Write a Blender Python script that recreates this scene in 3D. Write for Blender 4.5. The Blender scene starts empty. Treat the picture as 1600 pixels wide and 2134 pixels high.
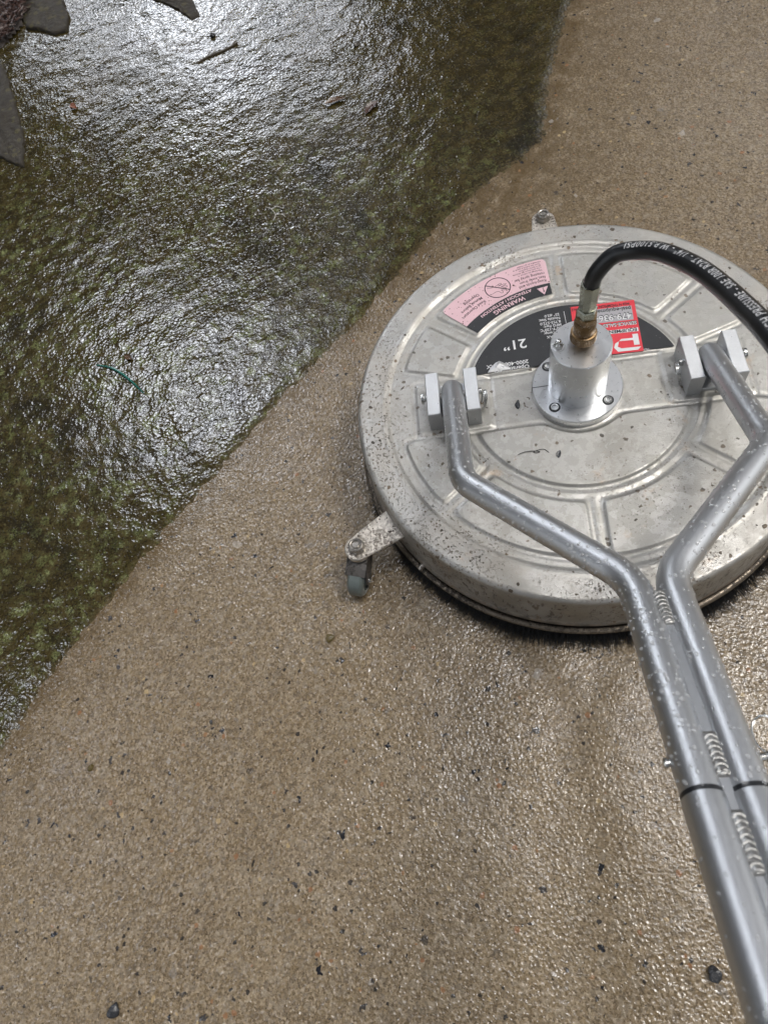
import bpy, math, random
import numpy as np
from mathutils import Vector, Matrix
random.seed(7); RNG = np.random.default_rng(11)
S = bpy.context.scene; COL = S.collection
PI = math.pi

# ------------------------------------------------------------------ camera
CAM_POS = Vector((-.26824, -.43071, .83860))
PITCH, ROLL = math.radians(62.7309), math.radians(-23.0227)
cam_d = bpy.data.cameras.new('camera'); cam = bpy.data.objects.new('camera', cam_d); COL.objects.link(cam)
fw = Vector((0, math.cos(PITCH), -math.sin(PITCH))); r0 = Vector((1, 0, 0)); u0 = r0.cross(fw)
r1 = r0*math.cos(ROLL)+u0*math.sin(ROLL); u1 = -r0*math.sin(ROLL)+u0*math.cos(ROLL)
M = Matrix((r1, u1, -fw)).transposed().to_4x4(); M.translation = CAM_POS
cam.matrix_world = M
cam_d.sensor_fit = 'VERTICAL'; cam_d.sensor_height = 36; cam_d.sensor_width = 27
cam_d.lens = 36*1491.04/2134
cam_d.clip_start = .02; cam_d.clip_end = 200
cam_d.dof.use_dof = True; cam_d.dof.focus_distance = .80; cam_d.dof.aperture_fstop = 9.5
S.camera = cam

# ------------------------------------------------------------------ exposure
S.view_settings.view_transform = 'Standard'; S.view_settings.look = 'None'
S.view_settings.gamma = 1; S.view_settings.exposure = 0.35
S.view_settings.use_curve_mapping = False

# ------------------------------------------------------------------ node helper
class NT:
    def __init__(s, tree): s.t = tree; s.n = tree.nodes; s.l = tree.links
    def node(s, typ, **kw):
        n = s.n.new(typ)
        for k, v in kw.items(): setattr(n, k, v)
        return n
    def put(s, sock, v):
        if isinstance(v, bpy.types.NodeSocket): s.l.new(v, sock)
        elif v is not None:
            if sock.type == 'RGBA' and len(v) == 3: v = (*v, 1)
            sock.default_value = v
    def math(s, op, a, b=None, c=None, clamp=False):
        n = s.node('ShaderNodeMath', operation=op, use_clamp=clamp)
        s.put(n.inputs[0], a)
        if b is not None: s.put(n.inputs[1], b)
        if c is not None: s.put(n.inputs[2], c)
        return n.outputs[0]
    def vmath(s, op, a, b=None, sc=None):
        n = s.node('ShaderNodeVectorMath', operation=op); s.put(n.inputs[0], a)
        if b is not None: s.put(n.inputs[1], b)
        if sc is not None: s.put(n.inputs[3], sc)
        return n.outputs['Value'] if op in ('DOT_PRODUCT', 'LENGTH', 'DISTANCE') else n.outputs[0]
    def mix(s, f, a, b, mode='MIX'):
        n = s.node('ShaderNodeMix', data_type='RGBA', blend_type=mode)
        s.put(n.inputs[0], f); s.put(n.inputs[6], a); s.put(n.inputs[7], b); return n.outputs[2]
    def mixf(s, f, a, b):
        n = s.node('ShaderNodeMix', data_type='FLOAT'); s.put(n.inputs[0], f); s.put(n.inputs[2], a); s.put(n.inputs[3], b); return n.outputs[0]
    def noise(s, vec, scale, detail=2, rough=.5, dist=0, color=False):
        n = s.node('ShaderNodeTexNoise'); s.put(n.inputs['Vector'], vec); n.inputs['Scale'].default_value = scale
        n.inputs['Detail'].default_value = detail; n.inputs['Roughness'].default_value = rough; n.inputs['Distortion'].default_value = dist
        return n.outputs['Color'] if color else n.outputs[0]
    def vor(s, vec, scale, feature='F1', rnd=1, smooth=None):
        n = s.node('ShaderNodeTexVoronoi', feature=feature); s.put(n.inputs['Vector'], vec); n.inputs['Scale'].default_value = scale
        n.inputs['Randomness'].default_value = rnd
        if smooth is not None: n.inputs['Smoothness'].default_value = smooth
        return n.outputs
    def ramp(s, f, lo, hi, a=0., b=1.):
        n = s.node('ShaderNodeMapRange'); n.interpolation_type = 'SMOOTHSTEP'; s.put(n.inputs[0], f)
        n.inputs[1].default_value = lo; n.inputs[2].default_value = hi; n.inputs[3].default_value = a; n.inputs[4].default_value = b
        return n.outputs[0]
    def sep(s, c):
        n = s.node('ShaderNodeSeparateColor'); s.put(n.inputs[0], c); return n.outputs
    def specks(s, vec, scale, prob, rmin, rmax, warp=.35, wscale=None, soft=.04):
        """irregular flecks: a share `prob` of the cells holds one fleck of random size"""
        w = s.noise(vec, wscale or scale*1.6, 2, .6, color=True)
        v = s.vmath('ADD', vec, s.vmath('SCALE', s.vmath('SUBTRACT', w, (.5, .5, .5)), sc=warp/scale))
        o = s.vor(v, scale); rgb = s.sep(o['Color'])
        rad = s.math('MULTIPLY_ADD', rgb[1], rmax-rmin, rmin)
        d = s.math('SUBTRACT', rad, o['Distance'])
        on = s.math('LESS_THAN', rgb[0], prob)
        return s.math('MULTIPLY', s.ramp(d, 0, soft), on), rgb[2]
    def bump(s, h, dist, strength=1, normal=None):
        n = s.node('ShaderNodeBump'); s.put(n.inputs['Height'], h); n.inputs['Distance'].default_value = dist
        s.put(n.inputs['Strength'], strength)
        if normal is not None: s.put(n.inputs['Normal'], normal)
        return n.outputs[0]

def new_mat(name):
    m = bpy.data.materials.new(name); m.use_nodes = True
    nt = NT(m.node_tree); b = m.node_tree.nodes['Principled BSDF']
    tc = nt.node('ShaderNodeTexCoord').outputs['Object']
    return m, nt, b, tc

# ------------------------------------------------------------------ world: overcast sky seen through gaps between trees
SUN_EL, SUN_AZ = math.radians(60), math.radians(100)     # azimuth from +y towards +x
w = bpy.data.worlds.new('World'); S.world = w; w.use_nodes = True
wt = NT(w.node_tree); bg = w.node_tree.nodes['Background']
sky = wt.node('ShaderNodeTexSky', sky_type='NISHITA'); sky.sun_disc = False
sky.sun_elevation = SUN_EL; sky.sun_rotation = SUN_AZ; sky.air_density = 1.0; sky.dust_density = 3.0; sky.ozone_density = 1
hsv = wt.node('ShaderNodeHueSaturation'); hsv.inputs['Saturation'].default_value = .22; wt.put(hsv.inputs['Color'], sky.outputs[0])
dirv = wt.node('ShaderNodeTexCoord').outputs['Generated']
wd = wt.noise(dirv, 5, 5, .6, color=True)
dw = wt.vmath('NORMALIZE', wt.vmath('ADD', dirv, wt.vmath('SCALE', wt.vmath('SUBTRACT', wd, (.5, .5, .5)), sc=.10)))
GAPS = [((.03, .91, .405), .062, 62.0), ((.17, .875, .445), .044, 42.0), ((-.12, .92, .375), .042, 44.0),
        ((-.16, .645, .75), .068, 78.0), ((.10, .755, .65), .05, 4.), ((.60, .60, .55), .16, 3.0),
        ((.16, .09, .98), .075, 48.0), ((-.50, .24, .83), .06, 60.0), ((.02, .63, .775), .045, 30.0), ((.95, -.1, .3), .4, 2.5), ((-.93, -.1, .35), .4, 3.0), ((0, -.9, .45), .35, 1.6)]
tot = wt.math('MULTIPLY_ADD', wt.ramp(wt.noise(dirv, 7, 5, .62), .40, .62), .50, .16)
leafgap = wt.ramp(wt.noise(dirv, 24, 3, .6), .60, .66); zone = wt.ramp(wt.noise(dirv, 3.5, 2, .5), .42, .60)
zc = wt.node('ShaderNodeSeparateXYZ'); wt.put(zc.inputs[0], dirv)
low = wt.ramp(zc.outputs[2], .30, .80)                 # trees close the horizon, the crown opens overhead
tot = wt.math('MULTIPLY', tot, wt.math('MULTIPLY_ADD', low, .75, .25))
tot = wt.math('MULTIPLY_ADD', wt.math('MULTIPLY', wt.math('MULTIPLY', leafgap, zone), wt.ramp(zc.outputs[2], .52, .72)), 7.0, tot)
for (gx, gy, gz), sg, amp in GAPS:
    v = Vector((gx, gy, gz)).normalized()
    d = wt.vmath('DISTANCE', dw, tuple(v))
    e = wt.math('EXPONENT', wt.math('MULTIPLY', wt.math('POWER', wt.math('DIVIDE', d, sg), 2.6), -1.))
    tot = wt.math('MULTIPLY_ADD', e, amp, tot)
cmb = wt.node('ShaderNodeVectorMath', operation='SCALE'); wt.put(cmb.inputs[0], hsv.outputs[0]); wt.put(cmb.inputs[3], tot)
wt.put(bg.inputs['Color'], cmb.outputs[0]); bg.inputs['Strength'].default_value = .085

sun_d = bpy.data.lights.new('sun', 'SUN'); sun = bpy.data.objects.new('sun', sun_d); COL.objects.link(sun)
sun_d.energy = 1.2; sun_d.angle = math.radians(16); sun_d.color = (1, .96, .9)
sd = Vector((math.sin(SUN_AZ)*math.cos(SUN_EL), math.cos(SUN_AZ)*math.cos(SUN_EL), math.sin(SUN_EL)))
sun.rotation_euler = (-sd).to_track_quat('-Z', 'Y').to_euler(); sun.location = sd*5

# ------------------------------------------------------------------ numpy noise
def _hash(ix, iy, seed):
    h = (ix.astype(np.int64)*374761393+iy.astype(np.int64)*668265263+seed*982451653) & 0xffffffff
    h = ((h ^ (h >> 13))*1274126177) & 0xffffffff
    return ((h ^ (h >> 16)) & 0xffffff)/float(0xffffff)
def vnoise(x, y, seed=0):
    ix, iy = np.floor(x), np.floor(y); fx, fy = x-ix, y-iy
    fx = fx*fx*fx*(fx*(fx*6-15)+10); fy = fy*fy*fy*(fy*(fy*6-15)+10)
    a, b, c, d = _hash(ix, iy, seed), _hash(ix+1, iy, seed), _hash(ix, iy+1, seed), _hash(ix+1, iy+1, seed)
    return (a*(1-fx)+b*fx)*(1-fy)+(c*(1-fx)+d*fx)*fy
def fbm(x, y, sc, oct=3, seed=0, gain=.5):
    x, y = x*.866-y*.5, x*.5+y*.866
    s = 0; a = 1; t = 0
    for o in range(oct):
        s = s+a*vnoise(x*sc+o*17.3, y*sc-o*9.1, seed+o); t += a; a *= gain; sc *= 2.03
    return s/t
def sstep(x, a, b):
    t = np.clip((x-a)/(b-a), 0, 1); return t*t*(3-2*t)

# ------------------------------------------------------------------ mesh helpers
def mesh_np(name, V, F, mat, parent=None, smooth=True, mats=None, fmat=None, attr=None):
    V = np.asarray(V, np.float32); me = bpy.data.meshes.new(name)
    if isinstance(F, np.ndarray):
        n, k = F.shape; me.vertices.add(len(V)); me.loops.add(n*k); me.polygons.add(n)
        me.vertices.foreach_set('co', V.ravel()); me.loops.foreach_set('vertex_index', F.astype(np.int32).ravel())
        me.polygons.foreach_set('loop_start', np.arange(0, n*k, k, dtype=np.int32))
        try: me.polygons.foreach_set('loop_total', np.full(n, k, np.int32))
        except Exception: pass
        me.update(calc_edges=True); me.validate()
    else:
        me.from_pydata(V.tolist(), [], [list(map(int, f)) for f in F]); me.update()
    for m in (mats or [mat]): me.materials.append(m)
    if fmat is not None: me.polygons.foreach_set('material_index', np.asarray(fmat, np.int32))
    me.polygons.foreach_set('use_smooth', np.full(len(me.polygons), bool(smooth)))
    if attr:
        for k, a in attr.items():
            at = me.attributes.new(k, 'FLOAT', 'POINT'); at.data.foreach_set('value', np.asarray(a, np.float32))
    o = bpy.data.objects.new(name, me); COL.objects.link(o); o.parent = parent
    return o
def tag(o, label=None, cat=None, group=None, kind=None):
    if label: o['label'] = label
    if cat: o['category'] = cat
    if group: o['group'] = group
    if kind: o['kind'] = kind
    return o
def autosmooth(o, deg=35):
    me = o.data
    import bmesh
    bm = bmesh.new(); bm.from_mesh(me); lim = math.radians(deg)
    for e in bm.edges:
        e.smooth = not (len(e.link_faces) != 2 or e.calc_face_angle(0) > lim)
    for f in bm.faces: f.smooth = True
    bm.to_mesh(me); bm.free(); return o
class MB:
    """collects shapes of one part"""
    def __init__(s): s.v = []; s.f = []
    def add(s, V, F):
        b = len(s.v); s.v += [tuple(map(float, p)) for p in V]; s.f += [[i+b for i in f] for f in F]
    def lathe(s, prof, seg=48, c=(0, 0, 0), mat=None, close=False):
        V = []; F = []; n = len(prof)
        for i in range(seg):
            a = 2*PI*i/seg
            for r, z in prof:
                p = Vector((r*math.cos(a), r*math.sin(a), z))
                if mat is not None: p = mat @ p
                V.append(p+Vector(c))
        for i in range(seg):
            j = (i+1) % seg
            for k in range(n-1): F.append([i*n+k, j*n+k, j*n+k+1, i*n+k+1])
            if close: F.append([i*n+n-1, j*n+n-1, j*n, i*n])
        s.add(V, F); return s
    def prism(s, pts, z0, z1, bev=.0006, mat=None):
        """extruded outline with a small bevel on top and bottom"""
        n = len(pts); P = [Vector((x, y)) for x, y in pts]; ins = []
        area = sum(P[i].x*P[(i+1) % n].y-P[(i+1) % n].x*P[i].y for i in range(n))
        sg = 1 if area > 0 else -1
        for i in range(n):
            a, b, c = P[i-1], P[i], P[(i+1) % n]
            e1 = (b-a).normalized(); e2 = (c-b).normalized()
            nn = Vector((-(e1.y+e2.y), e1.x+e2.x))*sg
            nn = nn.normalized() if nn.length > 1e-9 else Vector((-e1.y, e1.x))*sg
            ins.append(b+nn*bev*1.2)
        rings = [(ins, z0), (P, z0+bev), (P, z1-bev), (ins, z1)]
        V = [Vector((p.x, p.y, z)) for R_, z in rings for p in R_]
        if mat is not None: V = [mat @ v for v in V]
        F = [list(range(n))[::-1], [3*n+i for i in range(n)]]
        for k in range(3):
            for i in range(n):
                j = (i+1) % n; F.append([k*n+i, k*n+j, (k+1)*n+j, (k+1)*n+i])
        s.add(V, F); return s
    def box(s, a, b, bev=.0008, mat=None):
        return s.prism([(a[0], a[1]), (b[0], a[1]), (b[0], b[1]), (a[0], b[1])], a[2], b[2], bev, mat)
    def tube(s, pts, rad, seg=16, caps=True, rads=None):
        V, F, _ = sweep(pts, rad, seg, rads)
        n = len(pts); s_ = seg
        if caps: F = F+[list(range(s_))[::-1], [(n-1)*s_+i for i in range(s_)]]
        s.add(V, F); return s
    def build(s, name, mat, parent=None, deg=35):
        o = mesh_np(name, s.v, s.f, mat, parent); return autosmooth(o, deg)
def frames(pts):
    P = [Vector(p) for p in pts]; n = len(P); T = []
    for i in range(n): T.append((P[min(i+1, n-1)]-P[max(i-1, 0)]).normalized())
    up = Vector((0, 0, 1)) if abs(T[0].z) < .9 else Vector((0, 1, 0))
    N = [(up-T[0]*up.dot(T[0])).normalized()]
    for i in range(1, n):
        v = N[-1]-T[i]*N[-1].dot(T[i]); N.append(v.normalized())
    return P, T, N, [T[i].cross(N[i]) for i in range(n)]
def sweep(pts, rad, seg=16, rads=None):
    P, T, N, B = frames(pts); V = []; F = []
    for i in range(len(P)):
        r = rads[i] if rads else rad
        for k in range(seg):
            a = 2*PI*k/seg; V.append(P[i]+(N[i]*math.cos(a)+B[i]*math.sin(a))*r)
    for i in range(len(P)-1):
        for k in range(seg):
            j = (k+1) % seg; F.append([i*seg+k, i*seg+j, (i+1)*seg+j, (i+1)*seg+k])
    return V, F, (P, T, N, B)
def fillet(pts, rads, step=.004):
    """polyline with rounded corners, resampled"""
    P = [Vector(p) for p in pts]; out = [P[0]]
    for i in range(1, len(P)-1):
        a, b, c = P[i-1], P[i], P[i+1]; d1 = (a-b).normalized(); d2 = (c-b).normalized()
        ang = d1.angle(d2); t = rads[i-1]/math.tan(ang/2)
        p1, p2 = b+d1*t, b+d2*t
        ctr = b+(d1+d2).normalized()*(rads[i-1]/math.sin(ang/2))
        v1, v2 = p1-ctr, p2-ctr; th = v1.angle(v2); n = max(6, int(th/.08))
        for k in range(n+1):
            q = k/n; out.append(ctr+(v1*math.sin((1-q)*th)+v2*math.sin(q*th))/math.sin(th))
    out.append(P[-1]); res = [out[0]]
    for a, b in zip(out[:-1], out[1:]):
        m = max(1, int((b-a).length/step))
        for k in range(1, m+1): res.append(a.lerp(b, k/m))
    return res
def catmull(pts, n=14):
    P = [Vector(p) for p in pts]; P = [P[0]*2-P[1]]+P+[P[-1]*2-P[-2]]; out = []
    for i in range(1, len(P)-2):
        for k in range(n):
            t = k/n; a, b, c, d = P[i-1:i+3]
            out.append(.5*((2*b)+(c-a)*t+(2*a-5*b+4*c-d)*t*t+(3*b-a-3*c+d)*t**3))
    out.append(P[-2]); return out
def hexagon(r, rot=0): return [(r*math.cos(rot+PI/3*i), r*math.sin(rot+PI/3*i)) for i in range(6)]
def frame_at(o, z, x=None):
    z = Vector(z).normalized(); x = Vector(x) if x else (Vector((1, 0, 0)) if abs(z.x) < .8 else Vector((0, 1, 0)))
    x = (x-z*x.dot(z)).normalized(); y = z.cross(x)
    m = Matrix((x, y, z)).transposed().to_4x4(); m.translation = Vector(o); return m

# ------------------------------------------------------------------ materials
def mat_metal(name, col, rough, metallic=1., bumps=0.0, bscale=400, var=.08, dirt=0., spk=(), stain=0., stainscale=45, dcol=(.035, .028, .02)):
    m, nt, b, tc = new_mat(name)
    n1 = nt.noise(tc, bscale*.25, 4, .6)
    c = nt.mix(n1, tuple(x*(1-var) for x in col), tuple(min(1, x*(1+var)) for x in col))
    rg = nt.math('MULTIPLY_ADD', n1, .18, rough-.09); met = metallic
    if stain:
        o = nt.noise(nt.vmath('ADD', tc, nt.vmath('SCALE', nt.noise(tc, stainscale*1.7, 3, .6, color=True), sc=.012)), stainscale, 3, .62)
        k = nt.ramp(o, .47, .50); k2 = nt.ramp(nt.noise(tc, stainscale*2.7, 2, .5), .55, .58)
        kk = nt.math('MULTIPLY', nt.math('ADD', k, nt.math('MULTIPLY', k2, .6)), stain)
        c = nt.mix(kk, c, tuple(x*.66 for x in col))
        ring = nt.math('SUBTRACT', 1., nt.math('MULTIPLY', nt.math('ABSOLUTE', nt.math('SUBTRACT', o, .485)), 60.), clamp=True)
        c = nt.mix(nt.math('MULTIPLY', ring, .35*min(1, stain*2)), c, (.78, .77, .74))
        rg = nt.math('ADD', rg, nt.math('MULTIPLY', kk, .12))
    msk = None
    for sc, pr, r_0, r_1 in spk:
        k, _ = nt.specks(tc, sc, pr, r_0, r_1)
        msk = k if msk is None else nt.math('MAXIMUM', msk, k)
    if dirt:
        d = nt.noise(tc, 260, 5, .7); dl = nt.noise(tc, 14, 3, .6)
        k = nt.math('MULTIPLY', nt.ramp(d, .60-dirt*.12, .70-dirt*.12), nt.ramp(dl, .3, .62))
        msk = k if msk is None else nt.math('MAXIMUM', msk, k)
    if msk is not None:
        msk = nt.math('MULTIPLY', msk, .92)
        c = nt.mix(msk, c, dcol); rg = nt.mixf(msk, rg, .55); met = nt.mixf(msk, metallic, 0.)
    nt.put(b.inputs['Base Color'], c); nt.put(b.inputs['Roughness'], rg); nt.put(b.inputs['Metallic'], met)
    if bumps:
        h = nt.noise(tc, bscale, 3, .6)
        if msk is not None: h = nt.math('ADD', h, nt.math('MULTIPLY', msk, 1.5))
        nt.put(b.inputs['Normal'], nt.bump(h, bumps))
    return m
def mat_plain(name, col, rough=.5, spec=.5, var=.12, scale=200, bumps=0., spk=(), scol=(.2, .18, .15), coat=0):
    m, nt, b, tc = new_mat(name)
    n1 = nt.noise(tc, scale, 4, .6)
    c = nt.mix(n1, tuple(x*(1-var) for x in col), tuple(min(1, x*(1+var)) for x in col))
    for sc, pr, r_0, r_1 in spk:
        k, _ = nt.specks(tc, sc, pr, r_0, r_1); c = nt.mix(k, c, scol)
    nt.put(b.inputs['Base Color'], c); nt.put(b.inputs['Roughness'], nt.math('MULTIPLY_ADD', n1, .15, rough-.07))
    b.inputs['Specular IOR Level'].default_value = spec; b.inputs['Coat Weight'].default_value = coat
    b.inputs['Coat Roughness'].default_value = .08
    if bumps: nt.put(b.inputs['Normal'], nt.bump(nt.noise(tc, scale*1.5, 4, .6), bumps))
    return m

def mat_deck(name):
    m, nt, b, tc = new_mat(name)
    x = nt.node('ShaderNodeSeparateXYZ'); nt.put(x.inputs[0], tc); X, Y, Z = x.outputs
    rad = nt.math('SQRT', nt.math('ADD', nt.math('MULTIPLY', X, X), nt.math('MULTIPLY', Y, Y)))
    outer = nt.ramp(rad, .205, .235); side = nt.ramp(Z, .094, .088)
    n1 = nt.noise(tc, 7, 3, .6); n2 = nt.noise(tc, 90, 4, .65)
    base = nt.mix(n1, (.36, .352, .333), (.46, .450, .425))
    base = nt.mix(nt.math('MULTIPLY', n2, .35), base, (.48, .46, .43))
    # dried water marks: darker blotches with pale rims
    wv = nt.vmath('ADD', tc, nt.vmath('SCALE', nt.noise(tc, 90, 3, .6, color=True), sc=.010))
    o = nt.noise(wv, 55, 3, .6); k = nt.ramp(o, .49, .515)
    k2 = nt.ramp(nt.noise(wv, 120, 2, .5), .56, .585)
    ko = nt.mixf(outer, .62, .34)
    kk = nt.math('MULTIPLY', nt.math('MAXIMUM', k, nt.math('MULTIPLY', k2, .7)), ko)
    c = nt.mix(kk, base, (.33, .325, .295))
    # chalky film: less metallic, warmer, on the outer ring above all
    film = nt.math('MULTIPLY', nt.ramp(nt.noise(tc, 26, 4, .65), .35, .7), nt.mixf(outer, .35, .75))
    c = nt.mix(film, c, (.38, .355, .315))
    rust = nt.math('MULTIPLY', nt.ramp(nt.noise(tc, 17, 4, .7), .60, .74), .45); c = nt.mix(rust, c, (.50, .34, .21))
    # splashed dirt
    dens = nt.math('MAXIMUM', nt.ramp(nt.noise(tc, 9, 4, .65), .42, .60), nt.math('MULTIPLY', nt.ramp(X, -.17, -.24), .85))
    s1, _ = nt.specks(tc, 300, .42, .12, .42); s2, _ = nt.specks(tc, 120, .26, .08, .34, warp=.6); s3, _ = nt.specks(tc, 34, .16, .06, .22, warp=.9, wscale=160)
    d1 = nt.math('MULTIPLY', nt.ramp(nt.noise(tc, 300, 5, .75), .56, .63), nt.mixf(outer, .18, .80))
    d1 = nt.math('MULTIPLY', d1, dens)
    dk = nt.math('MULTIPLY', nt.math('MAXIMUM', nt.math('MAXIMUM', nt.math('MULTIPLY', s1, nt.math('MULTIPLY', dens, nt.mixf(outer, .42, .9))), nt.math('MULTIPLY', s2, nt.mixf(outer, .85, 1.))), s3), .97)
    dk = nt.math('MAXIMUM', dk, d1)
    # streaky grime down the side
    sv = nt.node('ShaderNodeMapping'); nt.put(sv.inputs[0], tc); sv.inputs['Scale'].default_value = (1, 1, .35)
    g = nt.math('MULTIPLY', nt.ramp(nt.noise(sv.outputs[0], 130, 5, .7), .53, .63), side)
    g = nt.math('MAXIMUM', g, nt.math('MULTIPLY', nt.ramp(nt.math('ADD', Z, nt.math('MULTIPLY', nt.noise(tc, 60, 4, .6), .016)), .048, .038), .95))
    dk = nt.math('MAXIMUM', dk, nt.math('MULTIPLY', g, .85))
    dcol = nt.mix(nt.ramp(nt.noise(tc, 70, 3, .6), .35, .65), (.035, .026, .017), (.17, .12, .075))
    c = nt.mix(dk, c, dcol)
    nt.put(b.inputs['Base Color'], c)
    met = nt.math('MULTIPLY', nt.math('SUBTRACT', .86, nt.math('MULTIPLY', film, .55)), nt.math('SUBTRACT', 1., dk), clamp=True)
    nt.put(b.inputs['Metallic'], met)
    rg = nt.math('ADD', nt.math('MULTIPLY_ADD', kk, .14, .40), nt.math('MULTIPLY', film, .18)); nt.put(b.inputs['Roughness'], nt.mixf(dk, rg, .5))
    h = nt.math('ADD', nt.math('MULTIPLY', nt.noise(tc, 520, 3, .6), .5), nt.math('MULTIPLY', dk, 1.6))
    h = nt.math('ADD', h, nt.math('MULTIPLY', nt.noise(tc, 34, 2, .5), .5))
    nt.put(b.inputs['Normal'], nt.bump(h, .00035))
    return m

def mat_concrete(name):
    m, nt, b, tc = new_mat(name)
    at = nt.node('ShaderNodeAttribute', attribute_name='grime').outputs['Fac']
    big = nt.ramp(nt.noise(tc, 2.2, 4, .6), .38, .60); mid = nt.noise(tc, 22, 4, .65); fin = nt.noise(tc, 330, 3, .7)
    c = nt.mix(big, (.165, .112, .051), (.205, .152, .085))
    c = nt.mix(nt.ramp(mid, .3, .7), nt.mix(.42, c, (.085, .060, .034)), c)
    damp = nt.ramp(nt.noise(tc, 3.1, 5, .62, 1.2), .46, .60); c = nt.mix(nt.math('MULTIPLY', damp, .36), c, (.075, .050, .026))
    pale = nt.ramp(nt.noise(tc, 7, 5, .7, .6), .56, .70); c = nt.mix(nt.math('MULTIPLY', pale, .35), c, (.30, .25, .19))
    # sand grains
    g = nt.vor(nt.vmath('ADD', tc, nt.vmath('SCALE', nt.noise(tc, 500, 2, .6, color=True), sc=.003)), 430); gr = nt.sep(g['Color'])
    c = nt.mix(nt.ramp(gr[0], .0, .8, .15, .80), c, nt.mix(nt.ramp(gr[1], .1, .95), (.050, .036, .022), (.37, .30, .21)))
    c = nt.mix(nt.ramp(nt.noise(tc, 650, 2, .6), .35, .65, .0, .5), c, (.30, .225, .14))
    g2 = nt.vor(tc, 200); gr2 = nt.sep(g2['Color'])
    c = nt.mix(nt.math('MULTIPLY', nt.math('LESS_THAN', gr2[0], .26), .42), c, nt.mix(gr2[1], (.06, .046, .032), (.38, .32, .24)))
    c = nt.mix(nt.ramp(fin, .35, .65, .30, 0.), c, (.06, .046, .03))
    # residual brown film near the uncleaned part
    gm = nt.math('MULTIPLY', at, nt.ramp(nt.noise(tc, 30, 4, .6), .2, .6)); c = nt.mix(nt.math('MULTIPLY', gm, .85), c, (.075, .047, .016))
    # aggregate showing in the surface
    dn = nt.ramp(nt.noise(tc, 4.5, 2, .5), .30, .5)
    a1, ra = nt.specks(tc, 62, .30, .09, .27, warp=.9, wscale=150); a2, rb = nt.specks(tc, 125, .16, .12, .34, warp=.8); a3, rc = nt.specks(tc, 100, .10, .10, .34, warp=.5); a4, rd = nt.specks(tc, 45, .07, .12, .30, warp=.6)
    c = nt.mix(nt.math('MULTIPLY', a4, .55), c, nt.mix(rd, (.13, .115, .10), (.36, .33, .29)))
    c = nt.mix(nt.math('MULTIPLY', a3, .8), c, nt.mix(rc, (.22, .10, .045), (.36, .27, .14)))
    c = nt.mix(nt.math('MULTIPLY', a2, .9), c, (.016, .015, .015))
    c = nt.mix(nt.math('MULTIPLY', nt.math('MULTIPLY', a1, dn), 1.), c, nt.mix(ra, (.010, .011, .014), (.045, .040, .036)))
    nt.put(b.inputs['Base Color'], c)
    # wet film over coarse sand: meniscus ridges and pits
    film = nt.ramp(nt.noise(tc, 5.5, 3, .6), .38, .62)
    wv = nt.vmath('ADD', tc, nt.vmath('SCALE', nt.noise(tc, 260, 2, .5, color=True), sc=.003))
    v1 = nt.vor(wv, 250, 'SMOOTH_F1', 1, .35)['Distance']; v2 = nt.vor(wv, 480, 'F1')['Distance']
    h = nt.math('ADD', nt.math('MULTIPLY', v1, nt.mixf(film, .45, 1.0)), nt.math('MULTIPLY', v2, nt.mixf(film, .24, .12)))
    h = nt.math('ADD', h, nt.math('MULTIPLY', nt.noise(tc, 120, 2, .5), .7))
    nb = nt.bump(h, .00078)
    nt.put(b.inputs['Normal'], nb)
    nt.put(b.inputs['Roughness'], nt.mixf(film, .12, .05)); b.inputs['Specular IOR Level'].default_value = .5
    return m

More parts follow.
